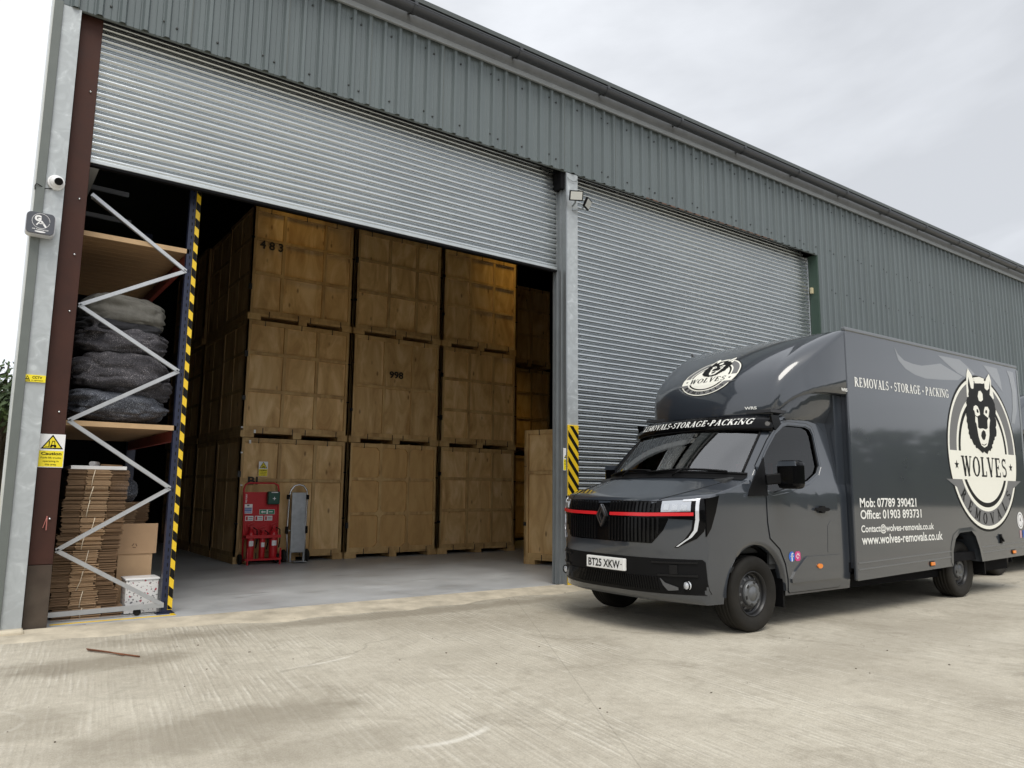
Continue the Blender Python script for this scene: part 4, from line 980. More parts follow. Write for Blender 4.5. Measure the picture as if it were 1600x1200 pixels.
for sg in (-1, 1):
    yo = YC+sg*BW
    for zz, hh in ((0, .036),): b.add([(BX0-.01,yo+sg*.012,zhi(BX0)-.012),(BX1,yo+sg*.012,zhi(BX1)-.012),(BX1,yo+sg*.012,zhi(BX1)+.03),(BX0-.01,yo+sg*.012,zhi(BX0)+.03),(BX0-.01,yo-sg*.04,zhi(BX0)-.012),(BX1,yo-sg*.04,zhi(BX1)-.012),(BX1,yo-sg*.04,zhi(BX1)+.03),(BX0-.01,yo-sg*.04,zhi(BX0)+.03)],[(0,1,2,3),(4,7,6,5),(0,4,5,1),(3,2,6,7),(0,3,7,4),(1,5,6,2)])
b.build('roof_rail', mat('grey_alloy_rail', (.20,.21,.22), .35, metal=.5), lb, bevel=.010, split=True)
b = MB()
for sg in (-1, 1):
    yo = YC+sg*(BW+.003); ya, yb = sorted((yo, YC+sg*(BW-.03))); b.box(BX0-.022, BX0+.028, ya-.004, yb, zlo(7.64)+.005, 3.03)
b.build('corner_trim', paint_m, lb, bevel=.012, split=True)
b = MB(); b.box(BX1-.01, BX1+.03, YC-BW-.008, YC-BW+.05, .5, 3.06); b.box(BX1-.01, BX1+.03, YC+BW-.05, YC+BW+.008, .5, 3.06); b.build('rear_frame', rail_m, lb, bevel=.006, split=True)
b = MB()
for sg in (-1, 1):
    for dz in (.105, .172):
        for xa, xb in ((BX0+.03, 9.76), (10.59, BX1)):
            yo = YC+sg*(BW+.004); b.add([(xa,yo,zlo(xa)+dz),(xb,yo,zlo(xb)+dz),(xb,yo,zlo(xb)+dz+.011),(xa,yo,zlo(xa)+dz+.011),(xa,yo-sg*.006,zlo(xa)+dz-.002),(xb,yo-sg*.006,zlo(xb)+dz-.002),(xb,yo-sg*.006,zlo(xb)+dz+.013),(xa,yo-sg*.006,zlo(xa)+dz+.013)],[(0,1,2,3),(0,4,5,1),(3,2,6,7)])
b.build('sill_line', mat('sill_trim', (.16,.165,.17), .3, metal=.3), lb, split=True)
for x in (9.25, 11.53):
    b = MB(); b.box(x-.045, x+.045, YC-BW-.022, YC-BW-.002, zlo(x)+.045, zlo(x)+.085); mk = b.build('marker_light', amber_m, lb, bevel=.008)
    b = MB(); b.box(x-.055, x+.055, YC-BW-.006, YC-BW-.001, zlo(x)+.036, zlo(x)+.094); b.build('marker_base', black_m, mk)
b = MB(); b.box(11.13,11.17,YC-BW-.02,YC-BW,zlo(11)+.20,zlo(11)+.32); b.bar((11.12,YC-BW-.025,zlo(11)+.29),(11.19,YC-BW-.025,zlo(11)+.23),.02,.02); b.build('latch', black_m, lb)
# wheel arch rim of the box
b = MB()
for sg in (-1, 1):
    wp = wa; b.grid([[(x, YC+sg*(BW+.006), z) for x, z in wp], [(x+(.05 if x < 10.0 else (-.05 if x > 10.4 else 0))*-1, YC+sg*(BW+.004), z+.05) for x, z in wp]], sm=False)
    b.grid([[(x, YC+sg*(BW+.006), z) for x, z in wp], [(x, YC+sg*(BW-.3), z) for x, z in wp]], sm=False)
b.build('arch_trim', paint_m, lb, split=True)
# lettering on the near side
NY = YC-BW
def sidefn(off): return lambda u, v: (u, NY-off, v)
b = MB()
for i, p in enumerate(serif_polys('REMOVALS \u2022 STORAGE \u2022 PACKING', 7.775, 2.437, 2.20, .105)): put(b, [[(u, v+.022*(u-7.775)) for u, v in p]], sidefn(.0025+.0001*(i % 9)))
b.build('side_lettering', white_m, lb)
b = MB()
for t, z, w, cap in (('Mob: 07789 390421',1.137,1.215,.098),('Office: 01903 893731',1.012,1.32,.096),('Contact@wolves-removals.co.uk',.872,1.60,.074),('www.wolves-removals.co.uk',.745,1.80,.100)):
    put_sans(b, sidefn(.003), t, 7.752, z, wid=w, cap=cap, bold=.022)
b.build('contact_lettering', white_m, lb)
b = MB()
SW = [[(8.68,3.0),(8.76,2.91),(8.9,2.85),(9.1,2.83),(9.32,2.83),(9.58,2.87),(9.81,2.91),(10.12,2.85),(10.41,2.8),(10.27,2.74),(9.77,2.7),(9.4,2.68),(9.14,2.7),(8.92,2.75),(8.76,2.84)],[(9.76,3.01),(10.35,3.02),(10.57,2.95),(10.77,2.87),(10.48,2.8),(10.25,2.84),(10.0,2.92)],[(11.04,3.02),(11.47,3.02),(11.54,2.91),(11.6,2.7),(11.32,2.86)],[(11.79,3.02),(12.0,3.02),(12.07,2.74),(12.03,2.46),(11.91,2.27),(11.81,2.28),(11.89,2.49),(11.92,2.73),(11.86,2.93)]]
for i, p in enumerate(SW): put(b, [p], sidefn(.0012+.0003*i))
b.build('claw_graphic', swoosh_m, lb)
emblem(lambda u, v, o: (10.852+u*1.012, NY-.002-o, 1.83+v*1.012), 0, 'side_emblem', lb, .0003)
b = MB(); put(b, [ell(11.83,.935,.10,.115,24)], sidefn(.003)); b.cur = 1; put(b, ring(11.83,.935,.07,.078,0,6.283,20,1.15), sidefn(.0036)); b.cur = 1; put(b, [[(11.81,.925),(11.85,.925),(11.83,.985)]], sidefn(.0036)); b.cur = 2; put(b, rc(11.78,.70,11.84,.80), sidefn(.003)); b.cur = 3; put(b, rc(11.87,.70,11.98,.80), sidefn(.003)); b.build('sticker', [signwhite_m, midgrey_m, mat('pinkish_sticker', (.5,.3,.33), .4), bluesign_m], lb)
# emblem on the dome
bd = on_bvh(BVD, .0, 7.0)
def dome_fn(u, v, o):
    y = YC-.0-u*.375; z = 2.555+v*.225
    h = BVD.ray_cast(Vector((3.0, y, z)), Vector((1,0,0)))
    n = h[1]; n = -n if n.x > 0 else n
    return tuple(h[0]+n*(.004+o))
emblem(dome_fn, .11, 'dome_emblem', dm, .0005)
# small maker letters on the dome, social icons on the door
b = MB(); put_sans(b, on_bvh(BVD, .003, 6.7), 'x', 0, 0, cap=.001) if False else None
v_, f_ = sans('WRS', 0, 0, wid=.12, cap=.03, bold=.03); fnd = on_bvh(BVD, .004, 6.7); b.add([fnd(YC-.55-u, 2.135+v) for u, v in v_], f_)
v_, f_ = sans('WRS', 0, 0, wid=.12, cap=.035, bold=.03); b.add([(7.50+u, NY-.006, 2.365+v) for u, v in v_], f_); b.build('maker_lettering', white_m, dm)
def dfn(off): return side_fn(-1, off)
ic = MB(); put(ic, [ell(6.585,.665,.048,.048,24)], dfn(.010)); ic.cur = 1
put(ic, rc(6.577,.618,6.593,.68)+rc(6.565,.662,6.608,.674)+rc(6.585,.688,6.608,.70)+rc(6.577,.68,6.592,.695), dfn(.0115)); ic.build('social_icon', [mat('icon_blue', (.02,.13,.55), .3), signwhite_m], VAN)
ic = MB(); rr_ = .046
sq = [(6.70+rr_*sx_*(1 if a else .6), .665+rr_*sy_*(.6 if a else 1)) for sx_, sy_, a in ((-1,-1,0),(1,-1,0),(1,-1,1),(1,1,1),(1,1,0),(-1,1,0),(-1,1,1),(-1,-1,1))]
sq = [(6.682-.028,.619),(6.71,.619),(6.728,.637),(6.728,.693),(6.71,.711),(6.654,.711),(6.636,.693),(6.636,.637)]
put(ic, [sq], dfn(.010)); ic.cur = 1; put(ic, ring(6.682,.665,.016,.022,0,6.283,16)+ring(6.682,.665,.029,.034,0,6.283,4), dfn(.0115)); put(ic, [ell(6.702,.687,.005,.005,8)], dfn(.0115)); ic.build('social_icon', [mat('icon_magenta', (.62,.04,.22), .3), signwhite_m], VAN)
# underside, wheels, mud flaps
b = MB(); b.box(5.60,12.1,YC-.70,YC+.70,.24,.55); b.box(7.6,12.1,YC-1.0,YC+1.0,.46,.56); b.box(6.35,12.0,YC-.80,YC-.72,.26,.40); b.box(6.35,12.0,YC+.72,YC+.80,.26,.40); b.build('underframe', dark_m, VAN)
b = MB()
for cx in (AX, 10.24):
    for sg in (-1, 1):
        ya = YC+sg*.92; yb = YC+sg*.60; rr = .43
        b.grid([[(cx+rr*math.cos(math.pi*k/16), y, .345+rr*math.sin(math.pi*k/16)) for k in range(17)] for y in (ya, yb)])
        b.add([(cx-rr,yb,.3),(cx+rr,yb,.3),(cx+rr,yb,.85),(cx-rr,yb,.85)], [(0,1,2,3)])
b.build('arch_liner', dark_m, VAN, split=True)
def wheel(cx, yo, sg):
    """yo: outer face of the tyre, sg: -1 near side"""
    k = -sg
    w = MB(); c = (cx, yo, .345)
    tr = [(.205,.035),(.225,.014),(.262,.002),(.30,.0),(.325,.006),(.338,.020),(.345,.040)]
    for q_ in (.058,.098,.138,.178): tr += [(.345,q_-.005),(.337,q_-.003),(.337,q_+.003),(.345,q_+.005)]
    tr += [(.345,.197),(.335,.222),(.30,.236),(.22,.232),(.20,.21)]
    w.lathe([(r_, h*k) for r_, h in tr], c, 'y', 64); root = w.build('wheel', rubber_m, VAN)
    b = MB(); b.lathe([(r_, h*k) for r_, h in [(.208,.034),(.204,.024),(.197,.026),(.190,.06),(.178,.095),(.165,.080),(.128,.052),(.118,.055),(.0,.055)]], c, 'y', 56); rim = b.build('rim', rim_m, root)
    b = MB()
    for i in range(12):
        a = i*math.pi/6; r0, r1 = .139, .160
        pts = [(cx+rr*math.cos(a+da), yo+k*hh, .345+rr*math.sin(a+da)) for rr, da, hh in ((r0,-.075,.053),(r0,.075,.053),(r1,.085,.068),(r1,-.085,.068))]
        b.add(pts, [(0,1,2,3)])
    b.build('rim_slots', mat('slot_grey', (.10,.10,.10), .5), rim)
    b = MB(); b.lathe([(r_, h*k) for r_, h in [(.116,.054),(.114,.036),(.105,.026),(.080,.020),(.072,.026),(.064,.026),(.058,.014),(.0,.012)]], c, 'y', 40); hc = b.build('hub_cap', cap_m, root)
    b = MB()
    for i in range(6):
        a = i*math.pi/3+.3; d = Vector((math.cos(a),0,math.sin(a))); t = Vector((-d.z,0,d.x)); b.obox(Vector(c)+d*.097+Vector((0,k*.027,0)), d*.010, Vector((0,.006,0)), t*.016)
    b.build('cap_notch', rim_m, hc)
    return root
wheel(AX, YC-.975, -1); wheel(AX, YC+.975, 1); wheel(10.31, YC-.935, -1); wheel(10.31, YC+.935, 1)
for sg in (-1, 1):
    b = MB(); ya, yb = sorted((YC+sg*.97, YC+sg*.72)); b.box(6.475,6.50,ya,yb,.19,.55); b.build('mud_flap', black_m, VAN)
    b = MB(); ya, yb = sorted((YC+sg*1.03, YC+sg*.75)); b.box(10.72,10.745,ya,yb,.27,.56); b.build('mud_flap', black_m, VAN)

# ------------------------------------------------------------------ storage crates
stencil_m = mat('stencil_ink', (.02,.016,.012), .7)
clip_m = mat('black_clip', (.012,.012,.012), .5)
def crate(name, label, x, y, z, w=1.94, d=1.42, h=2.08, cols=(.33,.67), rows=(.30,.64), kind='ply', notch=True, group='wooden storage crates in the warehouse', rot=0, num=None, clips=True):
    t = thing(name, label, 'crate', (x, y, z), group, local=True, rot=(0,0,rot))
    sk = .115; pm = plyg_m if kind == 'gold' else ply_m
    # skid base with two fork openings
    b = MB(); fo = .055; L_ = w
    bl = [(0,.10),(.10+.0,.44),(.0,.0)]
    xs_ = [0, .12*w, .47*w, .55*w, .90*w, w]
    for i in (0, 2, 4): b.box(xs_[i], xs_[i+1], 0, d, 0, .075)
    b.box(0, w, 0, d, .075, sk)
    b.build('skid_base', batten_m, t, bevel=.004)
    # panels set back behind the frame
    b = MB(); b.box(.012, w-.012, .040, d-.040, sk, h-.01); b.build('plywood_panel', pm, t)
    # frame battens: front, left and right faces
    b = MB(); e = .085; th = .042
    zs = [sk+.07]+[sk+.07+(h-sk-.14)*r_ for r_ in rows]+[h-.07]
    def face(P_, L0, cs):
        """P_(u, depth, z): depth 0 = outer face"""
        def bx(u0, u1, z0, z1, dd=0): 
            vs = [P_(u, q, z) for z in (z0, z1) for q in (dd, th) for u in (u0, u1)]
            b.add(vs, [(0,2,3,1),(4,5,7,6),(0,1,5,4),(2,6,7,3),(0,4,6,2),(1,3,7,5)])
        bx(0, e, sk, h); bx(L0-e, L0, sk, h)
        bx(e, L0-e, sk, sk+.075); bx(e, L0-e, h-.075, h)
        for r_ in rows: zz = sk+(h-sk)*r_; bx(e, L0-e, zz-.028, zz+.028, .004)
        zl = [sk+.075]+[sk+(h-sk)*r_ for r_ in rows]+[h-.075]
        for c in cs:
            u = L0*c
            for k in range(len(zl)-1): bx(u-.028, u+.028, zl[k]+(.028 if k else 0), zl[k+1]-(.028 if k < len(zl)-2 else 0), .004)
        if kind == 'gold':
            for c in cs:
                for zz in [sk+.075]+[sk+(h-sk)*r_ for r_ in rows]+[h-.075]:
                    u = L0*c; q_ = .095
                    vs = [P_(u-q_, .002, zz), P_(u, .002, zz-q_), P_(u+q_, .002, zz), P_(u, .002, zz+q_)]; vs += [P_(u-q_, th, zz), P_(u, th, zz-q_), P_(u+q_, th, zz), P_(u, th, zz+q_)]
                    b.add(vs, [(0,1,2,3),(0,4,5,1),(1,5,6,2),(2,6,7,3),(3,7,4,0)])
    face(lambda u, q, z: (u, q, z), w, cols)
    face(lambda u, q, z: (q, d-u, z), d, (.5,))
    face(lambda u, q, z: (w-q, u, z), d, (.5,))
    b.add([(.005,.005,h+.001),(w-.005,.005,h+.001),(w-.005,d-.005,h+.001),(.005,d-.005,h+.001)], [(0,1,2,3)])
    b.build('batten_frame', batten_m, t, bevel=.003)
    if clips:
        b = MB(); rr = random.Random(int(x*10+z*7))
        for zz in (.30, .72): b.box(-.006, .05, -.006, .012, h*zz+rr.uniform(-.1,.1), h*zz+.018+0*zz); 
        for zz in (.33, .70): zq = h*zz+rr.uniform(-.1,.1); b.box(w-.05, w+.006, -.006, .012, zq, zq+.018)
        for u in (.19, .46, .58, .88): b.box(w*u, w*u+.014, -.006, .01, .06, .17)
        for u in (.16, .50, .80): b.box(w*u, w*u+.014, -.006, .01, h-.09, h+.002)
        for cpart in b.parts(): cpart.build('clip', clip_m, t)
    if num:
        s_, u, zz, cap, wd = num; b = MB(); put_sans(b, lambda a, c: (a, -.003, c), s_, u, zz, wid=wd, cap=cap, bold=.03); b.build('stencilled_number', stencil_m, t)
    return t
def tags(x, z, pts):
    for i, (u, v) in enumerate(pts):
        b = MB(); b.box(x+u, x+u+.035, 12.988, 12.996, z+v, z+v+.06 if i % 2 else z+v+.025)
        tag(b.build('paper_tag', signwhite_m), 'tiny white tag stapled to a crate of the front left stack', 'tag', 'white tags on the left crates')
tags(3.725, 0, ((.02,1.85),(.15,2.02),(.05,1.30),(.22,2.20),(.0,2.28)))
XC = (3.725, 5.70, 7.64); ZT = (.012, 2.13, 4.185)
hh = (2.11, 2.05, 2.05)
tops = ('bottom', 'middle', 'top'); 
crate('storage_crate', 'wooden crate at the bottom left behind the red fire trolley', XC[0], 13, ZT[0], h=hh[0], cols=(.36,.69), rows=(.64,), num=('BI', .17, 1.32, .13, .17))
crate('storage_crate', 'plain plywood crate between the fire trolley crate and the crate stencilled 483', XC[0], 13, ZT[1], h=hh[1], cols=(.36,.67), rows=(.36,.70))
crate('storage_crate', 'wooden crate stencilled 483 at the top of the left stack', XC[0], 13, ZT[2], h=hh[2], cols=(.30,.70), rows=(.38,.70), num=('4 8 3', .14, 1.30, .15, .42))
crate('storage_crate', 'golden brown crate with clipped panel corners, bottom of the centre stack', XC[1], 13, ZT[0], w=1.91, h=hh[0], cols=(.35,.66), rows=(.345,.665), kind='gold')
crate('storage_crate', 'wooden crate stencilled 998 in the middle of the centre stack', XC[1], 13, ZT[1], w=1.91, h=hh[1], cols=(.36,.68), rows=(.5,), num=('998', .78, 1.28, .13, .30))
crate('storage_crate', 'shaded crate on top of the crate stencilled 998', XC[1], 13, ZT[2], w=1.91, h=hh[2], cols=(.38,.70), rows=(.38,.70))
crate('storage_crate', 'pale nine panel crate at the bottom of the right hand stack', XC[2], 13, ZT[0], w=1.89, h=hh[0], cols=(.36,.68), rows=(.37,.685))
crate('storage_crate', 'dim nine panel crate in the middle of the right hand stack', XC[2], 13, ZT[1], w=1.89, h=hh[1], cols=(.36,.68), rows=(.33,.66))
crate('storage_crate', 'crate with the bright yellow lit top edge, highest of the right hand stack', XC[2], 13, ZT[2], w=1.89, h=hh[2], cols=(.36,.68), rows=(.40,.70))
for j, what in enumerate(('directly behind', 'two rows behind', 'three rows behind')):
    for k in range(3):
        crate('storage_crate', f'dark crate {what} the front left stack, {tops[k]} tier', XC[0]+.02*((j+k) % 3)-.03*(j % 2), 13+1.50*(j+1), ZT[k], h=hh[k], cols=(.5,), rows=(.36,.68), clips=False)
for k in range(3):
    crate('storage_crate', f'dark crate in the recess right of the stacks, {tops[k]} tier', 11.05, 15.5, ZT[k]+(.16*k), w=1.45, h=2.14, cols=(.22,.56), rows=(.36,.69), clips=(k > 0))
crate('storage_crate', 'single upright crate standing by the middle door column', 8.0, 10.66, .012, w=1.9, d=1.5, h=2.32, cols=(.5,), rows=(.66,), rot=0, clips=True)
bpy.context.view_layer.update()
sc = [o for o in C.objects if o.get('label', '').startswith('single upright')][0]
# turned so that its long ribbed side faces the camera; left edge stays at (8.0, 10.64)
ang = R(-70); sc.rotation_euler = (0,0,ang); sc.location = (7.99, 10.64, .012)

# ------------------------------------------------------------------ fire point trolley and hand truck
FT = thing('fire_point_trolley', 'red fire point trolley with sign board and extinguisher rail', 'trolley', (4.08, 12.75, .012))
def fy(z): return 12.78+.10*z/1.35*0+.06
b = MB(); yb = 12.86
fl = [(3.84,yb,.05),(3.83,yb,.6),(3.80,yb,1.25),(3.82,yb,1.32),(3.88,yb,1.352),(4.30,yb,1.352),(4.37,yb,1.32),(4.39,yb,1.25),(4.40,yb,.6),(4.405,yb,.05)]
b.tube(fl, .016, 8); b.build('tube_frame', red_m, FT)
b = MB(); b.bar((3.84,12.66,.10),(4.42,12.66,.10),.03,.03); b.bar((3.86,12.66,.012),(3.86,12.66,.28),.025,.025); b.bar((4.40,12.66,.012),(4.40,12.66,.28),.025,.025); b.bar((3.84,12.66,.10),(3.84,12.86,.10),.03,.03); b.bar((4.41,12.66,.10),(4.41,12.86,.10),.03,.03); b.box(3.84,4.41,12.66,12.86,.085,.097); b.build('foot_tray', red_m, FT)
b = MB(); b.add([(3.815,yb+.0,.42),(4.385,yb,.42),(4.375,yb,1.20),(3.815,yb,1.20),(3.815,yb+.02,.42),(4.385,yb+.02,.42),(4.375,yb+.02,1.20),(3.815,yb+.02,1.20)],[(0,1,2,3),(7,6,5,4),(0,4,5,1),(2,6,7,3),(0,3,7,4),(1,5,6,2)]); pn = b.build('sign_board', red_m, FT)
b = MB(); b.bar((3.83,12.70,.47),(4.41,12.70,.47),.022,.05); b.bar((3.84,12.70,.47),(3.835,yb,.47),.022,.04); b.bar((4.40,12.70,.47),(4.40,yb,.47),.022,.04); b.build('retaining_rail', red_m, FT)
def card(name, x0, x1, z0, z1, marks, mats, par, y=yb-.004):
    b = MB(); b.box(x0, x1, y-.003, y, z0, z1)
    for ci, (a, c, e, g_) in marks: b.cur = ci; b.box(x0+(x1-x0)*a, x0+(x1-x0)*e, y-.0045-.0002*ci, y-.0031, z0+(z1-z0)*c, z0+(z1-z0)*g_)
    return b.build(name, mats, par)
card('notice', 3.815, 3.955, .845, 1.0, [(1,(.08,.42,.92,.56)),(1,(.08,.22,.92,.36)),(2,(.08,.62,.92,.66)),(1,(.08,.08,.92,.14)),(2,(.35,.78,.62,.94))], [signwhite_m, bluesign_m, midgrey_m], pn)
gs = card('exit_style_notice', 4.075, 4.335, .83, .91, [(1,(.02,.06,.46,.94)),(1,(.56,.06,.98,.94))], [signwhite_m, greensign_m], pn)
b = MB(); yq = yb-.0098
put(b, [[(4.10,.87),(4.13,.895),(4.13,.88),(4.18,.88),(4.18,.86),(4.13,.86),(4.13,.845)]], lambda x, z: (x, yq, z)); put(b, rc(4.235,.865,4.30,.878), lambda x, z: (x, yq, z)); b.build('notice_arrow', signwhite_m, gs)
for x in (3.845, 4.005, 4.165):
    card('extinguisher_notice', x, x+.135, .725, .805, [(1,(.08,.12,.32,.88)),(2,(.42,.6,.92,.75)),(2,(.42,.25,.92,.40))], [signwhite_m, red_m, midgrey_m], pn)
b = MB(); put_sans(b, lambda u, v: (3.86-v, yb-.003, 1.02+u), 'FIRE POINT', 0, 0, wid=.15, cap=.025, bold=.02); b.build('board_lettering', signwhite_m, pn)
for sx_ in (3.80, 4.42):
    b = MB(); b.lathe([(.0,-.02),(.075,-.02),(.085,-.01),(.085,.02),(.075,.03),(.0,.03)], (sx_, 12.90, .095), 'x', 24); b.build('trolley_wheel', rubber_m, FT)
FA = thing('first_aid_box', 'dark green first aid box hung on the red fire point board', 'first aid box', (4.26, 12.82, 1.03))
b = MB(); b.box(4.18,4.385,12.75,12.855,.995,1.215); fab = b.build('case', greenbox_m, FA, bevel=.025, seg=3)
b = MB(); put(b, rc(4.255,1.09,4.31,1.10)+rc(4.277,1.068,4.289,1.09)+rc(4.277,1.10,4.289,1.122), lambda x, z: (x, 12.747, z)); b.build('cross', signwhite_m, fab)
b = MB(); b.box(4.23,4.34,12.744,12.76,1.19,1.205); b.build('case_clip', signwhite_m, fab)
def ext(x, z0, h, r, label):
    t = thing('fire_extinguisher', label, 'extinguisher', (x, 12.775, z0), 'fire extinguishers in the red trolley')
    b = MB(); b.lathe([(0,0),(r*.95,0),(r,.015),(r,h*.66),(r*.82,h*.74),(r*.35,h*.79),(r*.3,h*.83),(0,h*.83)], (x, 12.775, z0), 'z', 24); bb = b.build('cylinder', red_m, t)
    b = MB(); b.lathe([(r*1.01,h*.36),(r*1.01,h*.50)], (x, 12.775, z0), 'z', 16, math.pi*1.3, math.pi*1.7); b.build('label_band', signwhite_m, bb)
    b = MB(); b.box(x-.02, x+.02, 12.755, 12.795, z0+h*.83, z0+h*.9); b.bar((x-.05,12.775,z0+h*.93),(x+.06,12.775,z0+h),.018,.012); b.bar((x-.05,12.775,z0+h*.9),(x+.05,12.775,z0+h*.88),.018,.012); b.build('valve_handle', red_m, t)
    b = MB(); b.tube([(x+.03,12.765,z0+h*.86),(x+r+.03,12.75,z0+h*.8),(x+r+.035,12.74,z0+h*.5),(x+r+.01,12.72,z0+h*.3)], .010, 6); b.build('hose', black_m, t)
ext(3.93, .10, .60, .062, 'left fire extinguisher, a red one standing by the trolley frame')
ext(4.125, .10, .54, .050, 'slim middle fire extinguisher standing between two fatter ones')
ext(4.31, .10, .60, .066, 'right fire extinguisher, fat and red, below the green box')
HT = thing('hand_truck', 'silver hand truck standing upright against the crate beside the fire trolley', 'hand truck', (4.73, 12.8, .012))
b = MB(); yb = 12.84
b.tube([(4.575,yb-.05,.03),(4.56,yb,.5),(4.575,yb,1.15),(4.60,yb,1.24),(4.66,yb,1.315),(4.74,yb,1.335),(4.82,yb,1.315),(4.88,yb,1.24),(4.895,yb,1.15),(4.885,yb,.5),(4.87,yb-.05,.03)], .016, 8); b.bar((4.56,yb,.55),(4.89,yb,.55),.02,.02); b.build('tube_frame', chrome_m, HT)
b = MB(); b.obox((4.735,12.80,.69),(.125,0,0),(0,.022,.0),(0,.02,.51)); b.build('face_plate', silver_m, HT, bevel=.008)
b = MB(); b.box(4.63,4.86,12.62,12.86,.03,.042); b.build('toe_plate', silver_m, HT, bevel=.004)
b = MB(); b.box(4.605,4.63,12.77,12.80,.03,.30); b.box(4.835,4.86,12.77,12.80,.03,.30); b.build('runner', silver_m, HT, split=True)
for sx_ in (4.53, 4.935):
    b = MB(); b.lathe([(0,-.03),(.09,-.03),(.11,-.015),(.11,.015),(.09,.03),(0,.03)], (sx_, 12.88, .122), 'x', 28); b.build('wheel', rubber_m, HT)
for sx_ in (4.55, 4.895):
    b = MB(); b.box(sx_-.018, sx_+.018, 12.80, 12.86, .50, .62); b.box(sx_-.018, sx_+.018, 12.80, 12.86, 1.08, 1.16); b.build('bracket', black_m, HT, split=True)

# ------------------------------------------------------------------ signs, camera, lamps on the facade
def caution(x0, z1, w, h, y, label, small=False, tilt=0):
    t = thing('caution_sign', label, 'sign', (x0+w/2, y, z1-h), 'caution signs about fork lift trucks')
    b = MB(); b.box(x0, x0+w, y-.004, y, z1-h, z1); pl = b.build('plate', signwhite_m, t, bevel=.001)
    fn = lambda o: (lambda u, v: (x0+u*w, y-.004-o, z1-h+v*h))
    b = MB(); put(b, rc(.02,.02,.98,.50), fn(.0006)); put(b, [[(.08,.57),(.5,.975),(.92,.57)]], fn(.0012)); 
    b.cur = 0
    b2 = MB(); put(b2, [([(.06,.555),(.5,.985),(.94,.555)], [[(.155,.59),(.5,.925),(.845,.59)]])], fn(.0018))
    b.build('yellow_field', signyellow_m, pl)
    # fork lift pictogram
    put(b2, rc(.44,.63,.66,.68)+rc(.36,.61,.40,.80)+rc(.24,.61,.38,.625)+[[(.46,.68),(.49,.80),(.60,.80),(.62,.68),(.59,.68),(.575,.775),(.51,.775),(.49,.68)]]+[ell(.46,.625,.045,.028,12), ell(.62,.625,.05,.031,12)], fn(.0018))
    put_sans(b2, fn(.0015), 'Caution', .5, .375, cap=.085, wid=.80, bold=.035) if False else None
    v, f_ = sans('Caution', .10, .375, wid=.80, cap=.088, bold=.03); b2.add([fn(.0015)(*p) for p in v], f_)
    for s_, vv, uu, ww in (('Fork-lift trucks', .265, .10, .80), ('operating in', .165, .19, .62), ('this area', .065, .28, .44)):
        v, f_ = sans(s_, uu, vv, wid=ww, cap=.056, bold=.012); b2.add([fn(.0015)(*p) for p in v], f_)
    b2.build('sign_print', ink_m, pl); return t
caution(.520, 1.742, .200, .302, 7.998, 'yellow caution fork-lift sign on the brown door post')
caution(6.60, 1.855, .20, .305, 7.904, 'yellow caution sign half behind the striped column guard')
caution(4.065, 1.72, .155, .255, 12.992, 'small caution sign stuck on the bottom left crate')
t = thing('cctv_notice', 'small yellow CCTV notice across the galvanised corner column', 'sign', (.43, 7.83, 2.2))
b = MB(); b.box(.342,.512,7.885,7.8995,2.195,2.258); pl = b.build('plate', signyellow_m, t)
b = MB(); v, f_ = sans('CCTV', .41, 2.225, wid=.075, cap=.022, bold=.03); b.add([(u, 7.8835, w_) for u, w_ in v], f_)
v, f_ = sans('in operation', .405, 2.205, wid=.09, cap=.011, bold=.015); b.add([(u, 7.8835, w_) for u, w_ in v], f_)
put(b, [([(.352,2.202),(.374,2.25),(.396,2.202)], [[(.359,2.206),(.374,2.241),(.389,2.206)]])]+rc(.366,2.212,.383,2.222), lambda x, z: (x, 7.8835, z)); b.build('sign_print', ink_m, pl)
t = thing('alarm_box', 'slate grey alarm box with a G emblem at the building corner', 'alarm box', (.35, 7.82, 3.5))
def rrect(x0, x1, z0, z1, r, n=6):
    o = []
    for cx, cz, a in ((x1-r,z1-r,0),(x0+r,z1-r,90),(x0+r,z0+r,180),(x1-r,z0+r,270)):
        for k in range(n+1): q = R(a+90*k/n); o.append((cx+r*math.cos(q), cz+r*math.sin(q)))
    return o
b = MB(); b.prism(rrect(.236,.466,3.515,3.722,.04), lambda x, z: (x,7.775,z), lambda x, z: (x,7.868,z)); bx_ = b.build('back_box', mat('pale_plastic', (.55,.56,.58), .4), t, bevel=.008)
b = MB(); b.prism(rrect(.240,.456,3.524,3.718,.036), lambda x, z: (x,7.757,z), lambda x, z: (x,7.776,z)); fc_ = b.build('cover', greysign_m, t, bevel=.006)
b = MB(); fn = lambda x, z: (x, 7.7555, z)
put(b, ring(.350,3.640,.067,.070,0,6.283,36), fn)
v, f_ = sans('G', .300, 3.640, wid=.052, cap=.050, bold=.07); b.add([fn(*p) for p in v], f_)
put(b, strip([(.345,3.640),(.318,3.598)],.010)+strip([(.352,3.640),(.392,3.588)],.016)+strip([(.338,3.615),(.372,3.617)],.007), fn)
v, f_ = sans('GA Technical Ltd', .288, 3.556, wid=.124, cap=.011, bold=.03); b.add([fn(*p) for p in v], f_); put(b, [ell(.350,3.540,.042,.008,20)], fn); b.build('emblem', signwhite_m, fc_)
t = thing('security_camera', 'white dome security camera on the corner column', 'camera', (.44, 7.82, 4.05))
b = MB(); b.lathe([(0,-.03),(.066,-.03),(.072,-.015),(.072,.0)], (.443,7.90,4.073), 'y', 32); bs = b.build('base_ring', signwhite_m, t)
b = MB(); cdir = Vector((.25,-.85,-.25)).normalized(); cc = Vector((.443,7.80,4.07))
b.lathe([(.062*math.cos(q), .03-.075*math.sin(q)) for q in [i*math.pi/20 for i in range(11)]], (.443,7.86,4.073), 'y', 32); ball = b.build('dome', signwhite_m, t)
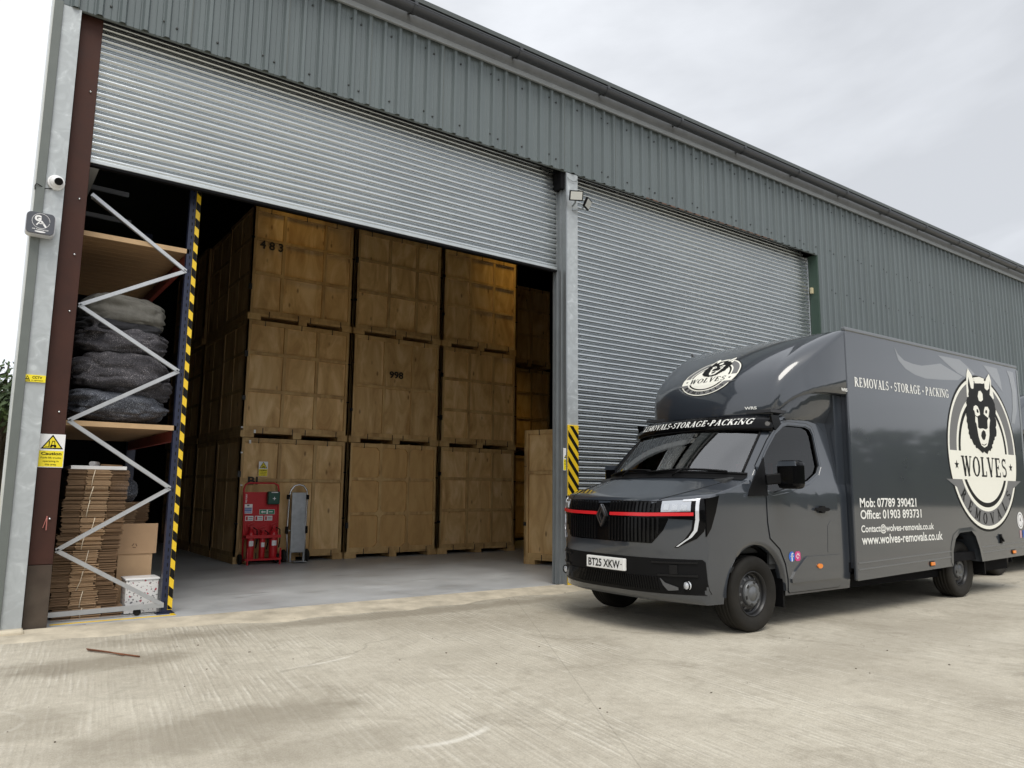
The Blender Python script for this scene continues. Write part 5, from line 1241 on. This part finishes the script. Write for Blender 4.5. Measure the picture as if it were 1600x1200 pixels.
b = MB(); p0 = Vector((.443,7.85,4.073)); sd_ = cdir.orthogonal().normalized(); s2_ = cdir.cross(sd_)
b.tube([p0+cdir*.04, p0+cdir*.064], .034, 24); b.build('lens', gloss_black_m, ball)
b = MB(); b.tube([(.43,7.89,4.01),(.36,7.885,3.995),(.31,7.862,4.01),(.29,7.86,4.02),(.28,7.862,3.99),(.285,7.866,3.96)], .004, 6); b.build('cable', black_m, t)
def flood(p, d, label, w=.20, h=.145):
    t = thing('flood_light', label, 'floodlight', p, 'flood lights on the middle column')
    d = Vector(d).normalized(); x = d.cross(Vector((0,0,1))).normalized(); z = x.cross(d); p = Vector(p)
    b = MB(); b.obox(p, x*(w/2), d*.018, z*(h/2)); hs = b.build('housing', black_m, t, bevel=.008)
    b = MB(); b.obox(p+d*.017, x*(w/2-.016), d*.004, z*(h/2-.016)); b.build('lamp_glass', mat('lamp_glass', (.62,.62,.58), .25, coat=.5), hs)
    b = MB(); b.bar(p-d*.02-z*.02, p-d*.05-z*.10, .02, .02); b.bar(p-d*.05-z*.10, Vector((6.77,7.90,p.z-.10)), .018, .018); b.build('bracket', rail_m, t)
    return t
flood((6.72, 7.76, 5.46), (-.45,-.8,-.35), 'black flood light facing the yard on the middle column')
flood((6.95, 7.78, 5.40), (.45,-.78,-.42), 'black flood light turned away to the right under its twin')
t = thing('cable_loop', 'thin grey cable looped over the top of the middle column', 'cable', (6.77, 7.84, 5.7))
b = MB(); b.tube([(6.66,7.90,5.80),(6.70,7.89,5.745),(6.77,7.887,5.73),(6.84,7.89,5.75),(6.875,7.90,5.81)], .005, 6); b.build('wire', rail_m, t)
# striped guard round the middle column
GU = thing('column_guard', 'yellow and black striped guard around the middle column', 'column guard', (6.79, 7.84, .012))
def stripes(b, x0, x1, z0, z1, y, pitch, slope, wdt):
    """diagonal bands clipped to a rectangle"""
    def clip(poly, k, lim, sgn):
        o = []
        for i in range(len(poly)):
            a, c = poly[i], poly[(i+1) % len(poly)]; ia = (a[k]-lim)*sgn <= 0; ic_ = (c[k]-lim)*sgn <= 0
            if ia: o.append(a)
            if ia != ic_: t = (lim-a[k])/(c[k]-a[k]); o.append((a[0]+(c[0]-a[0])*t, a[1]+(c[1]-a[1])*t))
        return o
    z = z0-abs(slope)*(x1-x0)*1.2-pitch
    while z < z1+pitch:
        p = [(x0, z), (x1, z+slope*(x1-x0)), (x1, z+slope*(x1-x0)+wdt), (x0, z+wdt)]
        for k, l, s_ in ((1, z0, -1), (1, z1, 1)): p = clip(p, k, l, s_) if p else p
        if len(p) >= 3: put(b, [p], y)
        z += pitch
b = MB(); b.box(6.672,6.868,7.888,8.10,.012,2.18); gbd = b.build('yellow_sleeve', yellow_m, GU, bevel=.006)
b = MB(); stripes(b, 6.676, 6.864, .03, 2.165, lambda u, v: (u, 7.8865, v), .175, -1.25, .082); b.build('black_stripe', ink_m, gbd)

# ------------------------------------------------------------------ pallet rack at the left
RK = thing('pallet_rack', 'blue pallet rack end frame with silver zigzag bracing and timber shelves', 'rack', (1.25, 8.35, .012))
def upright(x, y, z1):
    b = MB(); w = .052
    b.box(x-w, x+w, y-.035, y-.031, .012, z1); b.box(x-w, x-w+.004, y-.031, y+.04, .012, z1); b.box(x+w-.004, x+w, y-.031, y+.04, .012, z1)
    u = b.build('upright', blue_m, RK)
    b = MB()
    for i in range(int(z1/.075)): b.box(x-.022, x-.012, y-.0365, y-.0352, .1+i*.075, .135+i*.075); 
    if y < 9: b.build('slot_pattern', ink_m, u)
    b = MB(); b.box(x-.09, x+.075, y-.07, y+.07, .012, .022); b.build('foot_plate', blue_m, u)
    return u
U1 = upright(1.762, 8.37, 4.75); upright(.655, 8.37, 4.75); upright(1.762, 11.1, 4.75); upright(.80, 11.1, 4.75)
# hazard tape down the corner of the blue upright
b = MB(); b.box(1.772,1.816,8.328,8.3345,.05,4.6); tp = b.build('hazard_tape', yellow_m, U1)
b = MB(); b.cur = 0; stripes(b, 1.7725, 1.8155, .055, 4.595, lambda u, v: (u, 8.3268, v), .185, -.9, .092); b.build('tape_stripe', ink_m, tp)
brace_m = mat('galvanised_brace', (.50,.51,.52), .35, metal=.6, var=.12, scale=6)
NL = [(.76,.673),(.76,1.90),(.76,3.04),(.78,4.19)]; NR = [(1.715,.11),(1.715,1.262),(1.715,2.475),(1.715,3.56)]
segs = [(NL[0],NR[0]),(NL[0],NR[1]),(NR[1],NL[1]),(NL[1],NR[2]),(NR[2],NL[2]),(NL[2],NR[3]),(NR[3],NL[3])]
for a, c in segs:
    b = MB(); b.bar((a[0],8.335,a[1]),(c[0],8.335,c[1]),.018,.040); b.bar((a[0],8.322,a[1]-.016),(c[0],8.322,c[1]-.016),.012,.008); b.build('brace', brace_m, RK)
b = MB(); b.bar((.74,8.33,.085),(1.735,8.33,.10),.022,.046); b.build('brace', brace_m, RK)
b = MB(); b.bar((.79,8.36,4.17),(1.72,10.9,4.6),.02,.035); b.build('brace', brace_m, RK)
for z in (1.80, 3.70):
    for x in (.68, 1.74):
        b = MB(); b.box(x-.025, x+.025, 8.42, 11.05, z-.05, z+.06); b.build('beam', darkred_m, RK)
    sh_ = MB()
    k = 0; y = 8.36
    while y < 11.0:
        wd = .145; sh_.box(.70+.01*math.sin(k*3), 1.722+.012*math.sin(k*5), y, y+wd, z+.062, z+.098); y += wd+.006; k += 1
    sh_.build('shelf_board', wood_m, RK, bevel=.003)
    b = MB(); b.box(.72,1.735,8.335,8.357,z+.055,z+.105); b.build('shelf_edge', mat('pale_timber', (.48,.32,.17), .6, var=.15), RK)
# sacks of blankets on the shelf
def sack(x0, x1, zc, hgt, y0, dep, mt, label, seed, knot=None, sag=0):
    rr = random.Random(seed); t = thing('blanket_sack', label, 'sack', ((x0+x1)/2, y0+dep/2, zc-hgt/2), 'cloth sacks of blankets on the rack')
    b = MB(); nu, nv = 90, 60; P_ = []
    ph = [rr.uniform(0, 6.28) for _ in range(12)]
    for i in range(nv+1):
        la = -math.pi/2+math.pi*i/nv; row = []
        for j in range(nu):
            lo = 2*math.pi*j/nu
            cx, sy_, sz = math.cos(la)*math.cos(lo), math.cos(la)*math.sin(lo), math.sin(la)
            f_ = lambda v, e: math.copysign(abs(v)**e, v)
            ux, uy, uz = f_(cx, .62), f_(sy_, .62), f_(sz, .72)
            pv = Vector((ux*1.6*(x1-x0)/.9, uy*1.4, uz*1.1))+Vector((seed*7.3, seed*3.1, seed*1.7))
            w_ = .17*noise.noise(pv*1.0)+.05*(noise.noise(pv*2.6+Vector((9,0,0))))
            # creases: ridged noise, and folds that gather towards the tied ends
            w_ -= .05*max(0, 1-abs(noise.noise(pv*1.5+Vector((0,5,3))))*6)+.018*max(0, 1-abs(noise.noise(pv*4.0+Vector((0,2,8))))*6)
            w_ += .07*abs(cx)**3*math.sin(13*math.atan2(sz, sy_)+ph[5])
            s_ = 1+w_
            z = zc+uz*hgt/2*s_ + sag*(ux**2)*-.06
            row.append(((x0+x1)/2+ux*(x1-x0)/2*s_, y0+dep/2+uy*dep/2*s_, z))
        P_.append(row)
    b.grid(P_, wrap=True); b.build('cloth', mt, t, sub=1, merge=.0005)
    if knot:
        b = MB(); kx, kz = knot; b.lathe([(.10,-.06),(.06,-.03),(.022,0),(.03,.03),(.055,.06)], (kx, y0+.05, kz), 'z', 14); k_ = b.build('tied_neck', mt, t)
    return t
sack(.72,1.69, 2.10,.34, 8.42,.9, bluebag_m, 'speckled blue grey sack at the bottom of the shelf pile', 1)
sack(1.02,1.72, 2.27,.30, 8.50,.8, blanket_m, 'dark sack end bulging out at the right of the pile', 5)
sack(.77,1.67, 2.47,.42, 8.38,.9, blanket_m, 'brown grey sack with a gathered end lying mid pile', 2, sag=.9, knot=None)
sack(.78,1.68, 2.76,.36, 8.44,.9, blanket_m, 'dark sack with a tied neck, second from the top', 3, knot=(.93,2.88))
sack(.72,1.58, 2.93,.24, 8.50,.85, mat('black_cloth', (.028,.028,.032), .95, var=.3, scale=40, bump=.4), 'flat black sack directly under the olive grey sack', 6)
sack(.80,1.62, 3.10,.40, 8.47,.9, olive_m, 'olive grey sack on the very top of the pile', 4, sag=1)
# bundles of flattened boxes on the floor
def bundle(z0, z1, xo, seed, label, x0=.76, wd=.545, y0=8.46, dp=.95, string=True, step=.0105):
    rr = random.Random(seed); t = thing('cardboard_bundle', label, 'cardboard bundle', (x0+xo+wd/2, y0+dp/2, z0), 'tied bundles of flattened boxes')
    b = MB(); z = z0; 
    while z < z1-.004:
        th = step*rr.uniform(.8,1.2); a = x0+xo+rr.uniform(-.009,.009); q = y0+rr.uniform(-.02,.02)
        b.cur = 0; b.box(a+.16+rr.uniform(-.006,.006), a+wd*.69+rr.uniform(-.01,.01), q, q+dp, z, z+th*.5)
        b.cur = 1; b.box(a, a+.155, q+.012, q+dp, z, z+th*.55); b.box(a+wd*.70, a+wd, q+.02, q+dp, z, z+th*.55)
        z += th
    b.build('flat_boxes', [card_m, cardedge_m], t)
    if string:
        b = MB(); xs_ = x0+xo+wd*.42+rr.uniform(-.04,.06); b.tube([(xs_+.02*rr.uniform(-1,1), y0-.02, z0+.004), (xs_+.015, y0-.022, (z0+z1)/2), (xs_+.03, y0-.02, z1-.002)], .0035, 5); b.build('string', string_m, t)
    return t
lv = [.013,.115,.275,.46,.66,.80,.97,1.14,1.275,1.437]
wh = ('lowest wide flattened box bundle lying on the floor','flattened box bundle second from the floor','flattened box bundle just above the bottom brace','leaning flattened box bundle at knee height','flattened box bundle behind the lower zigzag joint','flattened box bundle in the middle of the tall pile','flattened box bundle above the pile middle','flattened box bundle third from the white lid','flattened box bundle just below the top one','topmost flattened box bundle under the white lid')
offs = [.02,-.0,-.015,-.01,.01,.035,.03,.045,.055]
wd_ = [.60,.57,.545,.55,.55,.54,.545,.54,.54]
ww = ('lowest and widest flattened box bundle on the floor','flattened box bundle resting on the lowest wide one','third flattened box bundle up from the floor','fourth flattened box bundle up, leaning left','flattened box bundle at the middle of the tall pile','flattened box bundle just above the pile middle','flattened box bundle third below the white lid','flattened box bundle second below the white lid','topmost flattened box bundle, under the white lid')
for i in range(9): bundle(lv[i], lv[i+1], offs[i], 30+i, ww[i], wd=wd_[i])
t = thing('white_lid', 'shallow white tray lid on top of the flattened boxes', 'lid', (1.07, 8.75, 1.438)); b = MB(); b.box(.83,1.325,8.47,9.1,1.439,1.475); b.build('tray', signwhite_m, t, bevel=.004)
b = MB(); b.tube([(1.02,8.6,1.50),(1.05,8.66,1.50),(1.09,8.72,1.50)], .024, 14); ro = tag(b.build('paper_roll', signwhite_m), 'small white roll lying on the white tray lid', 'roll')
b = MB(); b.tube([(1.10,8.56,1.487),(1.30,8.62,1.484)], .009, 6); tag(b.build('wooden_stick', wood_m), 'thin wooden stick lying on the white lid beside the roll', 'stick')
for z0, z1, nm in ((.9,1.10,'darker flattened box bundle behind the open brown carton'),): bundle(z0, z1, 0, 77, nm, x0=1.30, wd=.42, y0=9.35, dp=.6, string=False)
bundle(.013, .90, 0, 78, 'tall shaded heap of flattened boxes behind the open brown carton', x0=1.30, wd=.40, y0=9.35, dp=.6, string=False)
sack(1.28,1.62, 1.22,.26, 9.35,.5, bluebag_m, 'dark bag slumped on the rear heap of flattened boxes', 9)
# open brown carton and the flowery box
t = thing('brown_carton', 'open brown cardboard carton with its flap hanging down over the front', 'carton', (1.54, 9.1, .012))
b = MB(); b.box(1.372,1.705,8.90,9.28,.013,.80); b.build('carton_body', card_m, t, bevel=.003)
b = MB(); b.box(1.362,1.738,8.888,8.899,.57,.885); fl_ = b.build('flap', mat('flap_cardboard', (.46,.30,.175), .75, var=.08), t, bevel=.002)
b = MB()
for k in range(3):
    a = R(90+120*k); c = R(90+120*(k+1)-25); put(b, strip([(1.522+.024*math.cos(a+.25), .655+.024*math.sin(a+.25)), (1.522+.024*math.cos(c), .655+.024*math.sin(c))], .010), lambda x, z: (x, 8.886, z))
b.build('recycling_mark', mat('brown_print', (.20,.12,.07), .7), fl_)
t = thing('flowery_box', 'white storage box printed with small red and grey flowers', 'box', (1.55, 8.6, .012))
b = MB(); b.box(1.40,1.70,8.46,8.72,.02,.355); fb_ = b.build('box_body', mat('flowery_paper', (.72,.71,.69), .6), t, bevel=.004)
def flowers(m):
    N, L, p = nodes(m); co = N.new('ShaderNodeTexCoord'); src = None; col = None
    base = (.72,.71,.69,1)
    for sc_, c, th in ((17, (.38,.04,.07,1), .20), (31, (.10,.10,.11,1), .24), (26, (.35,.30,.30,1), .20)):
        v = N.new('ShaderNodeTexVoronoi'); v.inputs['Scale'].default_value = sc_; n = N.new('ShaderNodeTexNoise'); n.inputs['Scale'].default_value = sc_*2.2
        ad_ = N.new('ShaderNodeVectorMath'); ad_.operation = 'MULTIPLY_ADD'; ad_.inputs[1].default_value = (.03,)*3; L.new(co.outputs['Object'], n.inputs['Vector']); L.new(n.outputs['Color'], ad_.inputs[0]); L.new(co.outputs['Object'], ad_.inputs[2]); L.new(ad_.outputs[0], v.inputs['Vector'])
        k = N.new('ShaderNodeMath'); k.operation = 'LESS_THAN'; k.inputs[1].default_value = th; L.new(v.outputs['Distance'], k.inputs[0])
        x = N.new('ShaderNodeMix'); x.data_type = 'RGBA'; x.inputs[7].default_value = c; L.new(k.outputs[0], x.inputs[0])
        if col is None: x.inputs[6].default_value = base
        else: L.new(col, x.inputs[6])
        col = x.outputs[2]
    L.new(col, p.inputs['Base Color'])
flowers(fb_.data.materials[0])
b = MB(); b.box(1.39,1.71,8.45,8.73,.345,.362); b.build('box_rim', signwhite_m, t, bevel=.003)
t = thing('castor_wheel', 'small black castor on the floor by the flowery box', 'castor', (1.49, 8.37, .012)); b = MB(); b.lathe([(0,-.018),(.03,-.018),(.036,-.008),(.036,.008),(.03,.018),(0,.018)], (1.50,8.36,.048), 'y', 20); b.build('tread', rubber_m, t); b = MB(); b.box(1.485,1.515,8.345,8.385,.06,.095); b.build('fork', black_m, t)
b = MB(); b.tube([(1.02,8.02,.019),(.90,8.01,.018),(.86,7.99,.019),(.80,7.995,.018)], .006, 6); tag(b.build('blue_cord', mat('purple_cord', (.09,.07,.22), .7)), 'short purple cord lying on the floor edge by the brown post', 'cord')
b = MB(); b.tube([(.90,6.86,.010),(1.04,6.63,.012),(1.19,6.40,.008)], .0065, 6); b.tube([(.89,6.84,.022),(1.02,6.66,.016),(1.10,6.50,.010)], .005, 6); tag(b.build('rusty_rod', rust_m), 'two rusty rods lying together on the yard concrete', 'rod')
t = thing('red_ribbon', 'frayed red and white tape end tied to a bolt on the brown post', 'tape', (.625, 7.99, .85)); b = MB(); b.bar((.633,7.99,1.005),(.608,7.988,.90),.012,.003); b.bar((.633,7.989,1.005),(.636,7.987,.88),.014,.003); b.build('tape_tail', mat('faded_red_tape', (.55,.2,.17), .6), t)
b = MB(); rr = random.Random(5)
for i in range(70):
    x = rr.uniform(.2, 9); y = rr.uniform(1.6, 7.6); s_ = rr.uniform(.002, .006)
    b.obox((x, y, s_*.4), (s_*rr.uniform(.6,1.4),s_*.2,0), (-s_*.2,s_*rr.uniform(.5,1.1),.0), (0,0,s_*.5))
tag(b.build('grit', mat('dark_grit', (.10,.085,.06), .9, objvar=.2)), None, None, kind='stuff')

# ------------------------------------------------------------------ trees beyond the left corner
def tree(x, y, h, r, seed, label):
    rr = random.Random(seed); t = thing('tree', label, 'tree', (x, y, 0), 'trees beyond the field')
    b = MB(); b.tube([(x,y,0),(x+.1,y,h*.3),(x-.1,y,h*.6),(x,y,h*.9)], [r*.07,r*.055,r*.035,.03], 8)
    cl_ = []
    for i in range(34):
        a = rr.uniform(0,6.28); e = rr.uniform(-.6,1); q = r*rr.uniform(.45,.95); c = Vector((x+q*math.cos(a)*math.cos(e), y+q*math.sin(a)*math.cos(e), h*.56+h*.42*math.sin(e)*rr.uniform(.6,1))); cl_.append((c, r*rr.uniform(.22,.40)))
        if i % 3 == 0: b.tube([(x, y, h*rr.uniform(.25,.5)), tuple(c)], [r*.03,.02], 5)
    b.build('trunk', bark_m, t)
    b = MB()
    for c, q in cl_:
        for k in range(150):
            d = Vector((rr.gauss(0,1),rr.gauss(0,1),rr.gauss(0,1))).normalized()*q*rr.uniform(.5,1.05); d.z *= .75; p = c+d
            n = (d.normalized()+Vector((rr.uniform(-.7,.7),rr.uniform(-.7,.7),rr.uniform(0,.9)))).normalized(); u = n.orthogonal().normalized()*rr.uniform(.09,.17); w_ = n.cross(u).normalized()*rr.uniform(.07,.13)
            b.add([p-u, p-w_*.7, p+u, p+w_*.7], [(0,1,2,3)])
    b.build('crown', leaf_m, t, norm=False)
tree(.95, 33, 6.3, 2.4, 1, 'broad green tree seen past the left corner of the warehouse')
tree(-5.2, 38, 7.5, 3.0, 2, 'larger green tree further left across the field')
tree(-9.5, 35, 6.5, 2.7, 3, 'green tree farthest left across the field')

rr = random.Random(11); b = MB()
path = [(105,14),(98,-14),(80,-38),(52,-56),(18,-62),(-18,-58),(-50,-40),(-66,-10),(-68,26)]
for (xa, ya), (xb, yb) in zip(path, path[1:]):
    L_ = math.hypot(xb-xa, yb-ya); n = int(L_/1.5); top = []
    for i in range(n):
        t = i/n; cx = xa+(xb-xa)*t+rr.uniform(-.6,.6); cy = ya+(yb-ya)*t+rr.uniform(-.6,.6); hgt = 7.9+.35*math.sin(cx*.11)+.25*math.sin(cy*.17)+rr.uniform(-.2,.2)
        for k in range(90):
            z = hgt*rr.uniform(.0,1)**.6; q = 2.1*math.sqrt(max(.05, 1-max(0, z/hgt-.5)**2*3.2)); a = rr.uniform(0, 6.28); e = q*rr.uniform(.5,1.05); p = Vector((cx+e*math.cos(a), cy+e*math.sin(a), z))
            u = Vector((rr.gauss(0,1),rr.gauss(0,1),rr.gauss(0,1))).normalized(); w_ = u.orthogonal().normalized(); s_ = rr.uniform(.35,.7)
            b.add([p-u*s_, p-w_*s_*.8, p+u*s_, p+w_*s_*.8], [(0,1,2,3)])
        b.tube([(cx,cy,0),(cx,cy,hgt*.45),(cx,cy,hgt*.8)], [1.3,1.2,.4], 7)
tag(b.build('wood', leaf_m, norm=False), None, None, kind='stuff')

# ------------------------------------------------------------------ a second plain van parked behind the first
def copy_tree(o, parent=None, skip=('lettering','emblem','graphic','sticker','icon')):
    if any(k in o.name for k in skip): return None
    c = o.copy(); C.objects.link(c); c.parent = parent
    if parent: c.matrix_parent_inverse = o.matrix_parent_inverse
    for ch in list(o.children): copy_tree(ch, c, skip)
    return c
V2 = copy_tree(VAN); V2.location = (5.0+7.55, YC+.88, 0)
V2['label'] = 'plain dark grey van parked nose to tail behind the lettered van'; VAN['label'] = 'dark grey removals van with a wolf emblem, parked facing the open door'
V2['group'] = 'dark grey vans in the yard'; VAN['group'] = V2['group']
